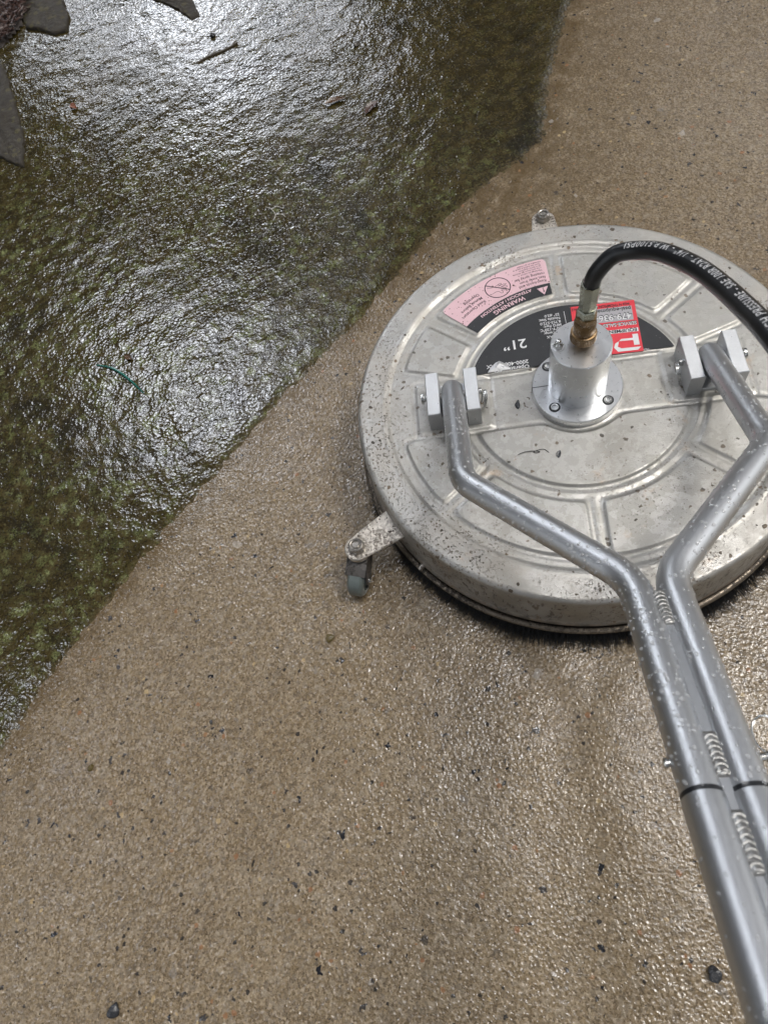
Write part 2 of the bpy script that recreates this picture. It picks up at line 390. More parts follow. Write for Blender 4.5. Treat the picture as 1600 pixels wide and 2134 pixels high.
def mat_moss(name):
    m, nt, b, tc = new_mat(name)
    gr = nt.node('ShaderNodeAttribute', attribute_name='green').outputs['Fac']
    big = nt.noise(tc, 3.2, 4, .6); mid = nt.noise(tc, 38, 4, .7)
    c = nt.mix(nt.ramp(big, .3, .7), (.017, .012, .003), (.031, .022, .005))
    c = nt.mix(nt.ramp(mid, .40, .70), c, (.055, .040, .013))
    # dull green film thickening into irregular crusts
    wv = nt.vmath('ADD', tc, nt.vmath('SCALE', nt.noise(tc, 110, 4, .75, color=True), sc=.022))
    v = nt.vor(wv, 62); rgb = nt.sep(v['Color']); vb = nt.vor(wv, 125); rgb2 = nt.sep(vb['Color'])
    pa = nt.math('MULTIPLY', nt.ramp(v['Distance'], .75, .20), nt.ramp(rgb[0], .35, .85))
    pb = nt.math('MULTIPLY', nt.ramp(vb['Distance'], .75, .20), nt.ramp(rgb2[0], .45, .9))
    clus = nt.math('MULTIPLY', nt.ramp(nt.noise(tc, 8, 5, .68), .36, .56), gr)
    clu2 = nt.math('MULTIPLY', nt.ramp(nt.noise(tc, 19, 5, .7), .42, .60), gr)
    k = nt.math('MAXIMUM', nt.math('MULTIPLY', pa, clus), nt.math('MULTIPLY', pb, clu2))
    fine = nt.noise(tc, 420, 3, .7)
    k = nt.math('MULTIPLY', k, nt.ramp(nt.noise(tc, 210, 4, .75), .34, .56))
    gc = nt.mix(rgb[1], (.105, .125, .038), (.215, .235, .105)); gc = nt.mix(nt.ramp(fine, .35, .6), (.035, .038, .010), gc)
    k2 = nt.math('MULTIPLY', nt.ramp(nt.noise(tc, 48, 5, .7), .50, .66), nt.math('MULTIPLY', gr, .35)); c = nt.mix(k2, c, (.050, .052, .012))
    c = nt.mix(k, c, gc)
    bare = nt.ramp(nt.noise(tc, 6, 5, .7, .8), .52, .66); c = nt.mix(nt.math('MULTIPLY', bare, .8), c, (.009, .007, .0025))
    # thin and broken towards the cleaned edge
    rim = nt.node('ShaderNodeAttribute', attribute_name='rim').outputs['Fac']
    c = nt.mix(nt.math('MULTIPLY', nt.math('SUBTRACT', 1., rim, clamp=True), nt.ramp(nt.noise(tc, 150, 4, .7), .35, .60)), c, (.095, .068, .032))
    grain = nt.noise(tc, 260, 4, .8)
    c = nt.mix(nt.ramp(grain, .36, .50, .75, 0.), c, (.010, .008, .003))
    c = nt.mix(nt.ramp(grain, .54, .70, 0., .45), c, (.13, .12, .055))
    s1, rs = nt.specks(tc, 210, .10, .08, .26); c = nt.mix(nt.math('MULTIPLY', s1, .6), c, nt.mix(rs, (.16, .13, .09), (.03, .02, .01)))
    nt.put(b.inputs['Base Color'], c)
    wv2 = nt.vmath('ADD', tc, nt.vmath('SCALE', nt.noise(tc, 120, 2, .5, color=True), sc=.006))
    film = nt.ramp(nt.noise(tc, 4, 3, .6), .36, .62)
    v1 = nt.vor(wv2, 195, 'SMOOTH_F1', 1, .30)['Distance']; v2 = nt.vor(wv2, 420)['Distance']
    h = nt.math('ADD', nt.math('MULTIPLY', v1, nt.mixf(film, .7, 1.)), nt.math('MULTIPLY', v2, nt.mixf(film, .34, .16)))
    h = nt.math('ADD', h, nt.math('MULTIPLY', nt.noise(tc, 105, 3, .55), .75))
    nt.put(b.inputs['Normal'], nt.bump(h, .00041))
    nt.put(b.inputs['Roughness'], nt.mixf(film, .09, .045)); b.inputs['Specular IOR Level'].default_value = .55
    return m

M_CONC = mat_concrete('wet_concrete'); M_MOSS = mat_moss('wet_algae'); M_DECK = mat_deck('dirty_aluminium')
M_MACH = mat_metal('machined_aluminium', (.70, .71, .72), .30, .96, .00004, 900, .05, spk=((130, .05, .05, .16),))
M_CAST = mat_metal('cast_aluminium', (.55, .56, .57), .42, .85, .0003, 1500, .10, spk=((220, .09, .06, .25),))
M_TUBE = mat_metal('anodised_tube', (.53, .54, .55), .39, .93, .00006, 1600, .05, spk=((75, .05, .04, .12),))
M_STEEL = mat_metal('bright_steel', (.60, .60, .58), .22, 1, .00008, 300, .1)
M_DIRTY = mat_metal('grimy_plate', (.62, .57, .50), .34, .85, .0004, 500, .15, dirt=1.15, spk=((330, .55, .12, .44), (150, .4, .08, .34)), dcol=(.05, .032, .018))
M_RING = mat_metal('grimy_trim', (.22, .185, .145), .35, .8, .0003, 500, .25, dirt=1.2, spk=((260, .5, .1, .42),), dcol=(.03, .022, .014))
M_BRASS = mat_metal('old_brass', (.25, .165, .085), .36, 1, .0002, 500, .25, stain=.5, stainscale=90)
M_NUT = mat_metal('dirty_nut', (.34, .32, .29), .30, .95, .0002, 500, .25, dirt=.7, spk=((330, .3, .1, .4),))
M_FERR = mat_metal('zinc_ferrule', (.42, .43, .36), .26, 1, .0001, 200, .2)
M_WELD = mat_metal('weld_metal', (.38, .375, .36), .36, .9, .0002, 700, .25, dirt=.5)
M_GREYR = mat_plain('grey_rubber', (.105, .125, .120), .35, .5, .15, 160, .0002, spk=((300, .12, .1, .3),), scol=(.03, .03, .03), coat=.3)
M_FORK = mat_metal('dirty_fork', (.15, .14, .13), .42, .8, .0004, 500, .2, dirt=1., spk=((260, .4, .1, .4),), dcol=(.03, .025, .02))
M_BLACK = mat_plain('black_rubber', (.012, .013, .015), .34, .5, .25, 120, .0001)
M_BRIST = mat_plain('black_bristle', (.008, .008, .008), .4, .5, .2, 300)
M_PINK = mat_plain('faded_pink_print', (.64, .43, .46), .42, .4, .08, 60, 0, spk=((330, .36, .08, .32), (150, .08, .08, .25)), scol=(.10, .05, .04))
M_PRBLK = mat_plain('black_print', (.022, .023, .025), .38, .5, .3, 120, .00005, spk=((300, .16, .06, .22),), scol=(.10, .10, .10))
M_RED = mat_plain('red_print', (.62, .045, .06), .40, .4, .08, 90, 0, spk=((260, .1, .06, .22),), scol=(.15, .02, .02))
M_WHT = mat_plain('white_print', (.62, .62, .62), .45, .4, .1, 200)
M_INK = mat_plain('dark_ink', (.05, .035, .04), .45, .4, .1, 200)
M_PKTXT = mat_plain('pink_letters', (.66, .46, .49), .45, .4, .1, 200)
M_GREYP = mat_plain('grey_print', (.34, .33, .34), .42, .4, .15, 200)
M_FOIL = mat_metal('crumpled_foil', (.65, .65, .65), .4, .7, .0006, 500, .2, dirt=.5)

# ------------------------------------------------------------------ the ground
BND = np.array([(.95, 1.62), (.64, 1.13), (.427, .824), (.323, .684), (.265, .603), (.219, .521), (.175, .497), (.075, .465), (-.030, .414), (-.159, .333),
       (-.240, .284), (-.333, .237), (-.424, .183), (-.513, .124), (-.598, .069), (-.671, .020), (-.755, -.040), (-.831, -.112), (-1.02, -.28), (-1.4, -.62)])
def signed(x, y):
    """distance to the cleaned edge, positive on the mossy side"""
    best = np.full(x.shape, 1e9); sg = np.ones(x.shape)
    for (ax, ay), (bx, by) in zip(BND[:-1], BND[1:]):
        dx, dy = bx-ax, by-ay; L = dx*dx+dy*dy
        t = np.clip(((x-ax)*dx+(y-ay)*dy)/L, 0, 1); d = np.hypot(x-ax-t*dx, y-ay-t*dy)
        c = (x-ax)*dy-(y-ay)*dx
        u = d < best-1e-9; best = np.where(u, d, best); sg = np.where(u, np.sign(c), sg)
    return best*sg
def axis(lo, hi, st, far):
    a = np.arange(lo, hi+st/2, st); e = []; s = st; v = hi
    while v < far: s *= 1.5; v += s; e.append(v)
    b = []; s = st; v = lo
    while v > -far: s *= 1.5; v -= s; b.append(v)
    return np.concatenate([np.array(b[::-1]), a, np.array(e)])
def grid_faces(nx, ny, keep=None):
    i = np.arange(nx-1)[None, :]+np.arange(ny-1)[:, None]*nx
    F = np.stack([i, i+1, i+nx+1, i+nx], -1).reshape(-1, 4)
    return F if keep is None else F[keep.reshape(-1)]
def ground_h(x, y):
    return .0016*(fbm(x, y, 9, 3, 5)-.5)+.0009*(fbm(x, y, 45, 2, 9)-.5)
gx, gy = axis(-1.05, .85, .005, 30), axis(-.8, 1.8, .005, 30)
X, Y = np.meshgrid(gx, gy); sd_ = signed(X, Y)
Zg = ground_h(X, Y)
gr = np.clip(np.exp(-np.clip(-sd_, 0, 9)/.020)*.55+np.exp(-np.clip(-sd_, 0, 9)/.09)*.35+.55*np.exp(-(((X-.10)/.22)**2+((Y-.42)/.16)**2))+.35*np.exp(-(((X-.42)/.25)**2+((Y-.72)/.3)**2)), 0, 1)
g = mesh_np('driveway', np.stack([X, Y, Zg], -1).reshape(-1, 3), grid_faces(len(gx), len(gy)), M_CONC, attr={'grime': gr.ravel()})
tag(g, kind='structure')

# algae sheet on the part not yet cleaned
mx, my = np.arange(-1.15, .95, .0034), np.arange(-.36, 1.95, .0034)
X, Y = np.meshgrid(mx, my); sdm = signed(X, Y)+.005*(fbm(X, Y, 60, 3, 21)-.5)+.010*(fbm(X, Y, 14, 2, 31)-.5)
edge = sstep(sdm, -.002, .030)
Zm = ground_h(X, Y)-.0004+edge*(.0009+.0007*fbm(X, Y, 90, 2, 41)+.0008*fbm(X, Y, 22, 2, 51))+.0007*(fbm(X, Y, 150, 1, 71)-.5)*(edge < .5)
green = np.clip(.30+1.35*sstep(-(X*.55+Y*.85)+.55, -.25, .55)+.9*np.exp(-((X+.17)**2+(Y-.42)**2)/.03)-.15, 0, 1)
green = np.maximum(green, 1.*np.exp(-((X+.813)**2+(Y+.069)**2)/.0006))
k = (sdm > -.004); k4 = k[:-1, :-1] | k[1:, 1:] | k[:-1, 1:] | k[1:, :-1]
rimv = sstep(sdm, .002, .022)
F = grid_faces(len(mx), len(my), k4); used = np.unique(F); rm = np.full(X.size, -1); rm[used] = np.arange(len(used))
V = np.stack([X, Y, Zm], -1).reshape(-1, 3)[used]
al = mesh_np('algae', V, rm[F], M_MOSS, attr={'green': green.ravel()[used], 'rim': rimv.ravel()[used]})
tag(al, 'dark wet olive algae and green moss crust on the uncleaned concrete', 'algae', kind='stuff')

# ------------------------------------------------------------------ SURFACE CLEANER
H = .102; R = .2667; PHI = math.radians(-18.054)
root = bpy.data.objects.new('surface_cleaner', None); COL.objects.link(root); root.rotation_euler = (0, 0, PHI)
tag(root, 'round dirty aluminium pressure washer surface cleaner with grey tube handle on the wet concrete', 'surface cleaner')
DIV = [math.radians(a) for a in (140.2, 89.0, 38.5, -41.2, -91.5, -140.6)]
def deck_h(x, y):
    """height of the pressed sheet relative to the outer rim (metres)"""
    r = np.hypot(x, y); a = np.arctan2(y, x); mm = .001
    h = -.0028*(1-sstep(r, .2255, .2320))
    h = h+.0005*np.exp(-((r-.2345)/.0018)**2)
    def plate(d, up=.0020, wd=.0034):
        return up*sstep(d, -.0005, wd)-.0006*np.exp(-((d+.0028)/.0022)**2)
    def smin(L, k=380):
        return -np.log(sum(np.exp(-k*np.clip(q, -.05, .2)) for q in L))/k
    spans = [(162.8, DIV[0], 1), (DIV[0], DIV[1], 0), (DIV[1], DIV[2], 0), (DIV[2], 17.5, 2), (-12., DIV[3], 2), (DIV[3], DIV[4], 0), (DIV[4], DIV[5], 0), (DIV[5], -168.5, 1)]
    tot_ = 0
    for hi, lo, e in spans:
        L = [r-.1465, .2145-r]
        for v, s_ in ((hi, 1), (lo, -1)):
            off = .0078
            if abs(v) > 3.2: v = math.radians(v); off = 0
            L.append(s_*(np.cos(a)*r*math.sin(v)-np.sin(a)*r*math.cos(v))-off)
        # half planes are only right on their own side
        mid = ((hi if abs(hi) < 3.2 else math.radians(hi))+(lo if abs(lo) < 3.2 else math.radians(lo)))/2
        L.append(.12*np.cos((a-mid))+.03)
        tot_ = tot_+plate(smin(L))+.0006*np.exp(-((smin(L)+.0028)/.0022)**2)*(np.cos(a-mid) < 0)
    h = h+np.where((r > .135), tot_, 0)
    up_ = smin([.1325-r, y-.0375, r-.060]); lo_ = smin([.1300-r, -y-.0400, r-.0575])
    h = h+np.where(y > 0, plate(up_, .0020), plate(lo_, .0026))*(r < .142)
    for sx in (-1, 1):
        pd = smin([.0455-np.abs(x-sx*.147), .0385-np.abs(y-.001)]); h = h+plate(pd, .0012, .003)*(np.abs(x-sx*.147) < .06)
    h = h+.0004*np.exp(-((r-.1385)/.0016)**2)*((np.abs(y) > .045))
    h = h+.0006*(fbm(x, y, 14, 2, 77)-.5)
    return h
NA, NR = 900, 250
rr_ = np.linspace(.004, .2600, NR); th = np.linspace(0, 2*PI, NA, endpoint=False)
RR, TT = np.meshgrid(rr_, th, indexing='ij'); XX, YY = RR*np.cos(TT), RR*np.sin(TT); ZZ = deck_h(XX, YY)
prof = []
for i in range(1, 9):
    q = i/8*PI/2; prof.append((.2600+.0067*math.sin(q), -.0067*(1-math.cos(q))))
prof += [(.2667+.0002*i, -.0067-.0085*i) for i in range(1, 8)]+[(.2690, -.0690), (.2700, -.0720), (.2690, -.0735), (.2640, -.0735)]
rows = [np.stack([XX, YY, ZZ+H], -1).reshape(-1, 3)]
for r_, z_ in prof:
    wob = .0004*(fbm(np.cos(th)*3+9, np.sin(th)*3+9, 2, 2, 3)-.5)
    rows.append(np.stack([(r_+wob)*np.cos(th), (r_+wob)*np.sin(th), np.full(NA, z_+H)], -1))
V = np.concatenate(rows); nr = NR+len(prof)
i = np.arange(nr-1)[:, None]*NA; j = np.arange(NA)[None, :]; j2 = (j+1) % NA
F = np.stack([i+j, i+NA+j, i+NA+j2, i+j2], -1).reshape(-1, 4)
mesh_np('deck', V, F, M_DECK, root)
def dz(x, y): return H+float(deck_h(np.array([x]), np.array([y]))[0])

# trim ring, rivets, bristles
mb = MB(); mb.lathe([(.2715+.0042*math.cos(t), H-.0835+.0042*math.sin(t)) for t in np.linspace(0, 2*PI, 13)[:-1]], 220, close=True)
mb.build('trim_ring', M_RING, root)
mb = MB(); mb.lathe([(.2630, H-.070), (.2630, H-.090), (.2500, H-.094), (.2500, H-.073)], 160, close=True); mb.build('brush_backing', M_BRIST, root)
for a in (-84, -20, 40, 100, 160, 220):
    a = math.radians(a); m = frame_at((.2680*math.cos(a), .2680*math.sin(a), H-.0745), (math.cos(a), math.sin(a), -.15))
    mb = MB(); mb.lathe([(0, .0085), (.0030, .0085), (.0036, .0075), (.0036, 0)], 14, mat=m); mb.build('rivet', M_DIRTY, root)
n = 15000
a = RNG.uniform(0, 2*PI, n); cl = fbm(np.cos(a)*4+20, np.sin(a)*4+20, 4, 3, 8)
a = a+.012*np.sin(a*170); dens = np.clip(.25+.9*np.clip(np.sin(-(a+PHI)-.15), 0, 1)+.6*(cl-.5), .12, 1)
ln = RNG.uniform(.45, 1., n)*dens; out = .004+.021*ln*RNG.uniform(.4, 1.3, n); tw = RNG.normal(0, .020, n)
ra = RNG.uniform(.258, .270, n); V = []; F = []
for q in range(n):
    A, r_ = a[q], ra[q]; w_ = .00036
    e = Vector((-math.sin(A), math.cos(A), 0)); z0 = H-.084
    pts = [(r_, A, z0), (r_+out[q]*.45, A+tw[q]*.4, z0-.011), (r_+out[q], A+tw[q], max(.0012, z0-.0155-.002*RNG.random()))]
    b0 = len(V)
    for s_, (pr_, pa, pz) in enumerate(pts):
        P_ = Vector((pr_*math.cos(pa), pr_*math.sin(pa), pz)); ww = w_*(1-.3*s_)
        V += [P_-e*ww, P_+e*ww, P_+Vector((math.cos(A)*ww, math.sin(A)*ww, ww))]
    for s_ in range(2):
        for t_ in range(3): F.append([b0+s_*3+t_, b0+s_*3+(t_+1) % 3, b0+s_*3+3+(t_+1) % 3, b0+s_*3+3+t_])
mesh_np('brush_skirt', [tuple(v) for v in V], np.array(F), M_BRIST, root)

# swivel hub
zb = H-.0028
fl = MB().lathe([(.0, zb+.0120), (.0512, zb+.0120), (.0520, zb+.0112), (.0520, zb-.002)], 120).build('swivel_flange', M_MACH, root)
MB().box((-.0519, .0036, zb+.0119), (-.0330, .0044, zb+.01216), .00005).build('split_line', M_BLACK, fl)
MB().box((-.05215, .0036, zb+.001), (-.0519, .0044, zb+.0119), .00005).build('split_line', M_BLACK, fl)
for bx, by in ((-.0300, .0310), (-.0300, -.0275), (.0305, -.0275), (.0305, .0310)):
    m = Matrix.Translation((bx, by, zb+.0120))
    MB().lathe([(.0044, .0003), (.0066, .0003), (.0066, -.001)], 30, mat=m).build('bolt_recess', M_BLACK, fl)
    mb = MB(); mb.lathe([(.0026, -.0016), (.0026, .0012), (.0030, .0016), (.0044, .0016), (.0048, .0010), (.0048, -.001)], 30, mat=m)
    mb.prism(hexagon(.0027), -.002, -.0012, .0001, mat=m); mb.build('bolt', M_STEEL, fl)
ht = H+.085
hb = MB(); hb.lathe([(0, ht), (.0322, ht), (.0330, ht-.0008), (.0330, zb+.0115)], 120); hub = hb.build('swivel_body', M_MACH, root)
m = Matrix.Translation((-.0245, .001, ht))
mb = MB(); mb.prism(hexagon(.0058), -.001, .0035, .0004, mat=m); mb.lathe([(.0040, .0035), (.0030, .0050), (.0022, .0058), (.0032, .0075), (.0030, .0095), (.0012, .0106), (0, .0106)], 24, mat=m)
mb.build('grease_nipple', M_STEEL, hub)
MB().lathe([(.0064, .00015), (.0078, .00015), (.0080, -.001)], 30, mat=m).build('nipple_seat', M_CAST, hub)
# brass coupling and crimped ferrule
cp = Vector((.0015, .0025, ht)); m = Matrix.Translation(cp) @ Matrix.Rotation(math.radians(1.5), 4, 'Y')
kn = MB(); V_ = []; seg = 96
prof_k = [(.0085, 0), (.0092, .003), (.0128, .0065), (.0140, .0075), (.0140, .0172), (.0132, .0184), (.0112, .0190)]
kn.lathe(prof_k, seg, mat=m)
for qi, v in enumerate(kn.v):
    k_ = qi % len(prof_k); i_ = qi//len(prof_k)
    if k_ in (3, 4) and i_ % 2: p_ = m.inverted() @ Vector(v); p_.x *= .970; p_.y *= .970; kn.v[qi] = tuple(m @ p_)
cpl = kn.build('brass_coupling', M_BRASS, root, 20)
MB().lathe([(.0105, .019), (.0108, .0205), (.0105, .0215)], 40, mat=m).build('coupling_seal', M_BLACK, cpl)
mb = MB(); mb.lathe([(.0110, .0150), (.0117, .0200), (.0117, .0330), (.0108, .0350), (.0108, .0365)], 40, mat=m); mb.prism(hexagon(.0122, .3), .0365, .0440, .0008, mat=m)
mb.build('coupling_plug', M_BRASS, cpl)
MB().prism(hexagon(.0103, .1), .0440, .0545, .0008, mat=m).build('hose_nut', M_FERR, cpl)
fe = MB(); fe.lathe([(.0078, .0545), (.0086, .0560), (.0092, .060), (.0098, .0800), (.0101, .0880), (.0098, .0895), (.0078, .0897)], 8, mat=m)
fe.build('hose_ferrule', M_FERR, cpl, 25)

# hose (local frame of the cleaner)
HP = [(.0038, .0025, ht+.080), (.0045, .0025, ht+.090), (.0078, .0022, ht+.103), (.0180, .0030, ht+.118), (.0285, .0010, ht+.126), (.0430, -.0100, ht+.136),
      (.0545, -.0270, ht+.148), (.0640, -.0510, ht+.161), (.0715, -.0800, ht+.176), (.0760, -.1150, ht+.193), (.0780, -.1530, ht+.212), (.0785, -.1870, ht+.229),
      (.0800, -.2450, ht+.250), (.0850, -.3300, ht+.275), (.0850, -.4600, ht+.320), (.0500, -.6000, ht+.385), (.0300, -.7000, ht+.420)]
HR = .0083
hp = catmull(HP, 12)
hv, hf, (hP, hT, hN, hB) = sweep(hp, HR, 28)
hose = mesh_np('hose', [tuple(v) for v in hv], hf+[list(range(28))[::-1], [(len(hp)-1)*28+i for i in range(28)]], M_BLACK, root)

# ------------------------------------------------------------------ lettering
def text_mesh(body, size, bold=0., align='LEFT', sp=1., xs=1.):
    cu = bpy.data.curves.new('t', 'FONT'); cu.body = body; cu.size = size; cu.offset = bold*size; cu.align_x = align
    cu.space_character = sp; cu.resolution_u = 3; cu.fill_mode = 'FRONT'
    o = bpy.data.objects.new('t', cu); COL.objects.link(o)
    bpy.context.view_layer.update()
    me = bpy.data.meshes.new_from_object(o, depsgraph=bpy.context.evaluated_depsgraph_get())
    V = [(v.co.x*xs, v.co.y) for v in me.vertices]; F = [list(p.vertices) for p in me.polygons]
    bpy.data.objects.remove(o); bpy.data.curves.remove(cu); bpy.data.meshes.remove(me)
    return V, F
def subdiv(V, F, maxlen):
    import bmesh
    bm = bmesh.new(); vs = [bm.verts.new((x, y, 0)) for x, y in V]
    for f in F:
        try: bm.faces.new([vs[i] for i in f])
        except ValueError: pass
    bmesh.ops.triangulate(bm, faces=bm.faces[:])
    for _ in range(5):
        es = [e for e in bm.edges if e.calc_length() > maxlen]
        if not es: break
        bmesh.ops.subdivide_edges(bm, edges=es, cuts=1)
        bmesh.ops.triangulate(bm, faces=bm.faces[:])
    bm.verts.index_update(); V2 = [(v.co.x, v.co.y) for v in bm.verts]; F2 = [[v.index for v in f.verts] for f in bm.faces]
    bm.free(); return V2, F2
class Ink:
    def __init__(s): s.v = []; s.f = []
    def add(s, V, F, fn):
        b = len(s.v); s.v += [tuple(fn(x, y)) for x, y in V]; s.f += [[i+b for i in f] for f in F]
    def build(s, name, mat, parent):
        o = mesh_np(name, s.v, s.f, mat, parent, smooth=False)
        import bmesh
        bm = bmesh.new(); bm.from_mesh(o.data); bmesh.ops.recalc_face_normals(bm, faces=bm.faces[:])
        if name != 'hose_lettering':
            dn = [f for f in bm.faces if f.normal.z < 0]; bmesh.ops.reverse_faces(bm, faces=dn)
        bm.to_mesh(o.data); bm.free(); return o
ZL = H-.0028+.0022+.0009      # label plane of the raised panels
def flip(X0, Y0, z, rot=0.):
    c, s_ = math.cos(rot), math.sin(rot)
    return lambda x, y: (X0-(x*c-y*s_), Y0-(x*s_+y*c), z)
def polar(r_, a0, z):
    return lambda x, y: ((r_-y)*math.cos(a0+x/r_), (r_-y)*math.sin(a0+x/r_), z)
def polar_sheet(r_a, r_b, a_a, a_b, z, mat, name, parent, n=60, rc=0.):
    V = []; F = []; nr_ = 10
    for i in range(n+1):
        a_ = a_a+(a_b-a_a)*i/n; e = min(a_-a_a, a_b-a_)*(r_a+r_b)/2
        cut = 0 if e >= rc else rc-math.sqrt(max(0, rc*rc-(rc-e)**2))
        for k in range(nr_+1):
            r_ = r_a+(r_b-cut-r_a)*k/nr_; V.append((r_*math.cos(a_), r_*math.sin(a_), z))
    for i in range(n):
        for k in range(nr_): b0 = i*(nr_+1)+k; F.append([b0, b0+1, b0+nr_+2, b0+nr_+1][::-1])
    for f in F: f.reverse()
    return mesh_np(name, V, F, mat, parent, smooth=False)
rad = math.radians
wl = polar_sheet(.6300*R, .789*R, rad(92.2), rad(135.4), ZL, M_PINK, 'warning_label', root, rc=.006)
wb = polar_sheet(.560*R, .6290*R, rad(92.6), rad(135.6), ZL, M_PRBLK, 'black_band', wl)
ZT = ZL+.00018
ik = Ink(); pk = Ink()
def arc_text(ink, body, size, r_, a0, bold=0., sp=1., xs=1., slope=None):
    V, F = text_mesh(body, size, bold, sp=sp, xs=xs); ink.add(V, F, polar(r_*R, rad(a0), ZT))
arc_text(pk, 'WARNING', .0090, .594, 105.6, .02, 1.05, 1.02)
arc_text(pk, 'ATENCION / ATTENTION', .0062, .620, 101.3, .02, 1.0, 1.06)
for k_, (tx, r_) in enumerate((('Keep hands and', .661), ('feet away from', .684), ('rotating spray bar', .708))): arc_text(ik, tx, .0062, r_-.004, 93.6, .008, 1., .92)
for k_, (tx, r_) in enumerate((('Mantenga las manos', .727), ('y los pies fuera del alcance', .741), ('de la barra rotatoria.', .754), ('Tenir les mains et pieds a', .768), ('distance du jet rotatif', .781))): arc_text(ik, tx, .0037, r_-.003, 94.2, 0, 1., .95)
for k_, (tx, r_) in enumerate((('Read Operators', .686), ('Manual Before', .713), ('Operating', .740))): arc_text(ik, tx, .0066, r_-.003, 120.6, .008, 1., .92)
# prohibition circle with a hand
cc_ = Vector((-.0738, .1735)); rc_ = .0172
def ringmesh(ro, ri, n=56):
    V = []; F = []
    for i in range(n):
        a_ = 2*PI*i/n; V += [(ro*math.cos(a_), ro*math.sin(a_)), (ri*math.cos(a_), ri*math.sin(a_))]
    for i in range(n): j_ = (i+1) % n; F.append([2*i, 2*j_, 2*j_+1, 2*i+1])
    return V, F
def stroke(pts, w_):
    V = []; F = []
    for i, (x, y) in enumerate(pts):
        a_ = pts[max(i-1, 0)]; b_ = pts[min(i+1, len(pts)-1)]; dx, dy = b_[0]-a_[0], b_[1]-a_[1]; L_ = math.hypot(dx, dy)
        V += [(x-dy/L_*w_, y+dx/L_*w_), (x+dy/L_*w_, y-dx/L_*w_)]
    for i in range(len(pts)-1): F.append([2*i, 2*i+1, 2*i+3, 2*i+2])
    return V, F
rot_ = rad(113)-PI/2
def sym(x, y):  # upright symbol drawn in its own frame, turned with the panel
    c, s_ = math.cos(rot_+PI), math.sin(rot_+PI); return (cc_.x+x*c-y*s_, cc_.y+x*s_+y*c, ZT)
sy = Ink(); V, F = ringmesh(rc_, rc_-.0013); sy.add(V, F, sym)
V, F = stroke([(-.0112, .0112), (.0112, -.0112)], .0007); sy.add(V, F, sym)
def curve2(pts, n=6):
    P_ = catmull([(x, y, 0) for x, y in pts], n); return [(p.x, p.y) for p in P_]
hand = [(.012, -.007), (.008, -.0045), (.0035, -.0035), (-.001, -.0035), (-.0055, -.0045), (-.0072, -.0035), (-.006, -.0022), (-.002, -.0014), (-.006, -.0012), (-.0098, -.0010), (-.0108, .0004), (-.0092, .0014),
        (-.004, .0014), (-.008, .0024), (-.0112, .0036), (-.0112, .0052), (-.0095, .0056), (-.0035, .0038), (-.007, .0060), (-.0088, .0078), (-.0080, .0092), (-.006, .0088), (-.0020, .0060), (-.0026, .0088), (-.0018, .0112), (.0002, .0108), (.0016, .0072), (.0045, .0052), (.0095, .0058), (.0130, .0052)]
V, F = stroke(curve2(hand, 4), .00028); sy.add(V, F, sym)
sy.build('hand_symbol', M_INK, wl)
# alert triangle
tp = Ink(); tri = [(-.0248, .1608), (-.0104, .1632), (-.0165, .1496)]
tp.v = [(x, y, ZT) for x, y in tri]; tp.f = [[0, 2, 1]]
tp.build('alert_triangle', M_PINK, wb)
ex = Ink(); V, F = text_mesh('!', .0105, .02, 'CENTER'); ex.add(V, F, flip(-.0171, .1610, ZT+.00012, rad(96.5-90))); ex.build('alert_mark', M_INK, wb)
ik.build('dark_lettering', M_INK, wl); pk.build('pink_lettering', M_PKTXT, wb)

# black specification label on the upper segment
ZS = H-.0028+.0020+.0009
V = []; yb = .0412; rl = .1275; n = 90; a0_ = math.asin(yb/rl)
for i in range(n+1):
    a_ = a0_+(PI-2*a0_)*i/n; V.append((rl*math.cos(a_), rl*math.sin(a_), ZS))
xs_ = np.linspace(-rl*math.cos(a0_)+.002, rl*math.cos(a0_)-.002, 30)
V += [(x, yb+.0004*math.sin(x*300), ZS) for x in xs_]
sl = mesh_np('spec_label', V, [list(range(len(V)))], M_PRBLK, root, smooth=False)
wk = Ink(); z_ = ZS+.00018
def line(ink, tx, size, X0, Y0, bold=.0, xs=1., z=None, rot=0., sp=1.):
    V, F = text_mesh(tx, size, bold, xs=xs, sp=sp); ink.add(V, F, flip(X0, Y0, z or z_, rot))
line(wk, '21\u201d', .0200, -.0485, .0845, .012, 1.04)
for tx, yy in (('Operating PSI:', .0485), ('2000-4000 MAX', .0560)): line(wk, tx, .0076, -.0500, yy-.0035, .015, 1.)
for tx, yy in (('Nozzle Size:', .1118), ('25\u00b0 #2.0', .1176), ('MFG Part:', .1012), ('8.753-572.0', .1064), ('Max Temp:', .0905), ('250\u00b0F-120\u00b0C', .0960), ('4000 MAX', .0845)):
    line(wk, tx, .0056, -.0030 if yy > .1 else (.0005 if yy < .09 else -.0015), yy-.0010, .012, .96)
line(wk, 'Made in China', .0036, .0915, .0433, .0, 1.)
wk.add([(.0026, .0990), (.0032, .0990), (.0032, .1180), (.0026, .1180)], [[0, 1, 2, 3]], lambda x, y: (x, y, z_))
wk.build('white_lettering', M_WHT, sl)
# torn, crumpled corner of that label
fo = MB(); pts_ = [(-.1010, .0415), (-.0720, .0415), (-.0765, .0500), (-.0850, .0565), (-.0900, .0545), (-.0960, .0490)]
c0_ = (-.0865, .0478); Vf = [(x, y, ZS+.0003) for x, y in pts_]+[(c0_[0]+.002, c0_[1]+.002, ZS+.0042), (c0_[0]-.005, c0_[1]-.002, ZS+.0026)]
mesh_np('torn_foil', Vf, [[0, 1, 7], [1, 6, 7], [1, 2, 6], [2, 3, 6], [3, 4, 6], [4, 7, 6], [4, 5, 7], [5, 0, 7]], M_FOIL, sl, smooth=False)
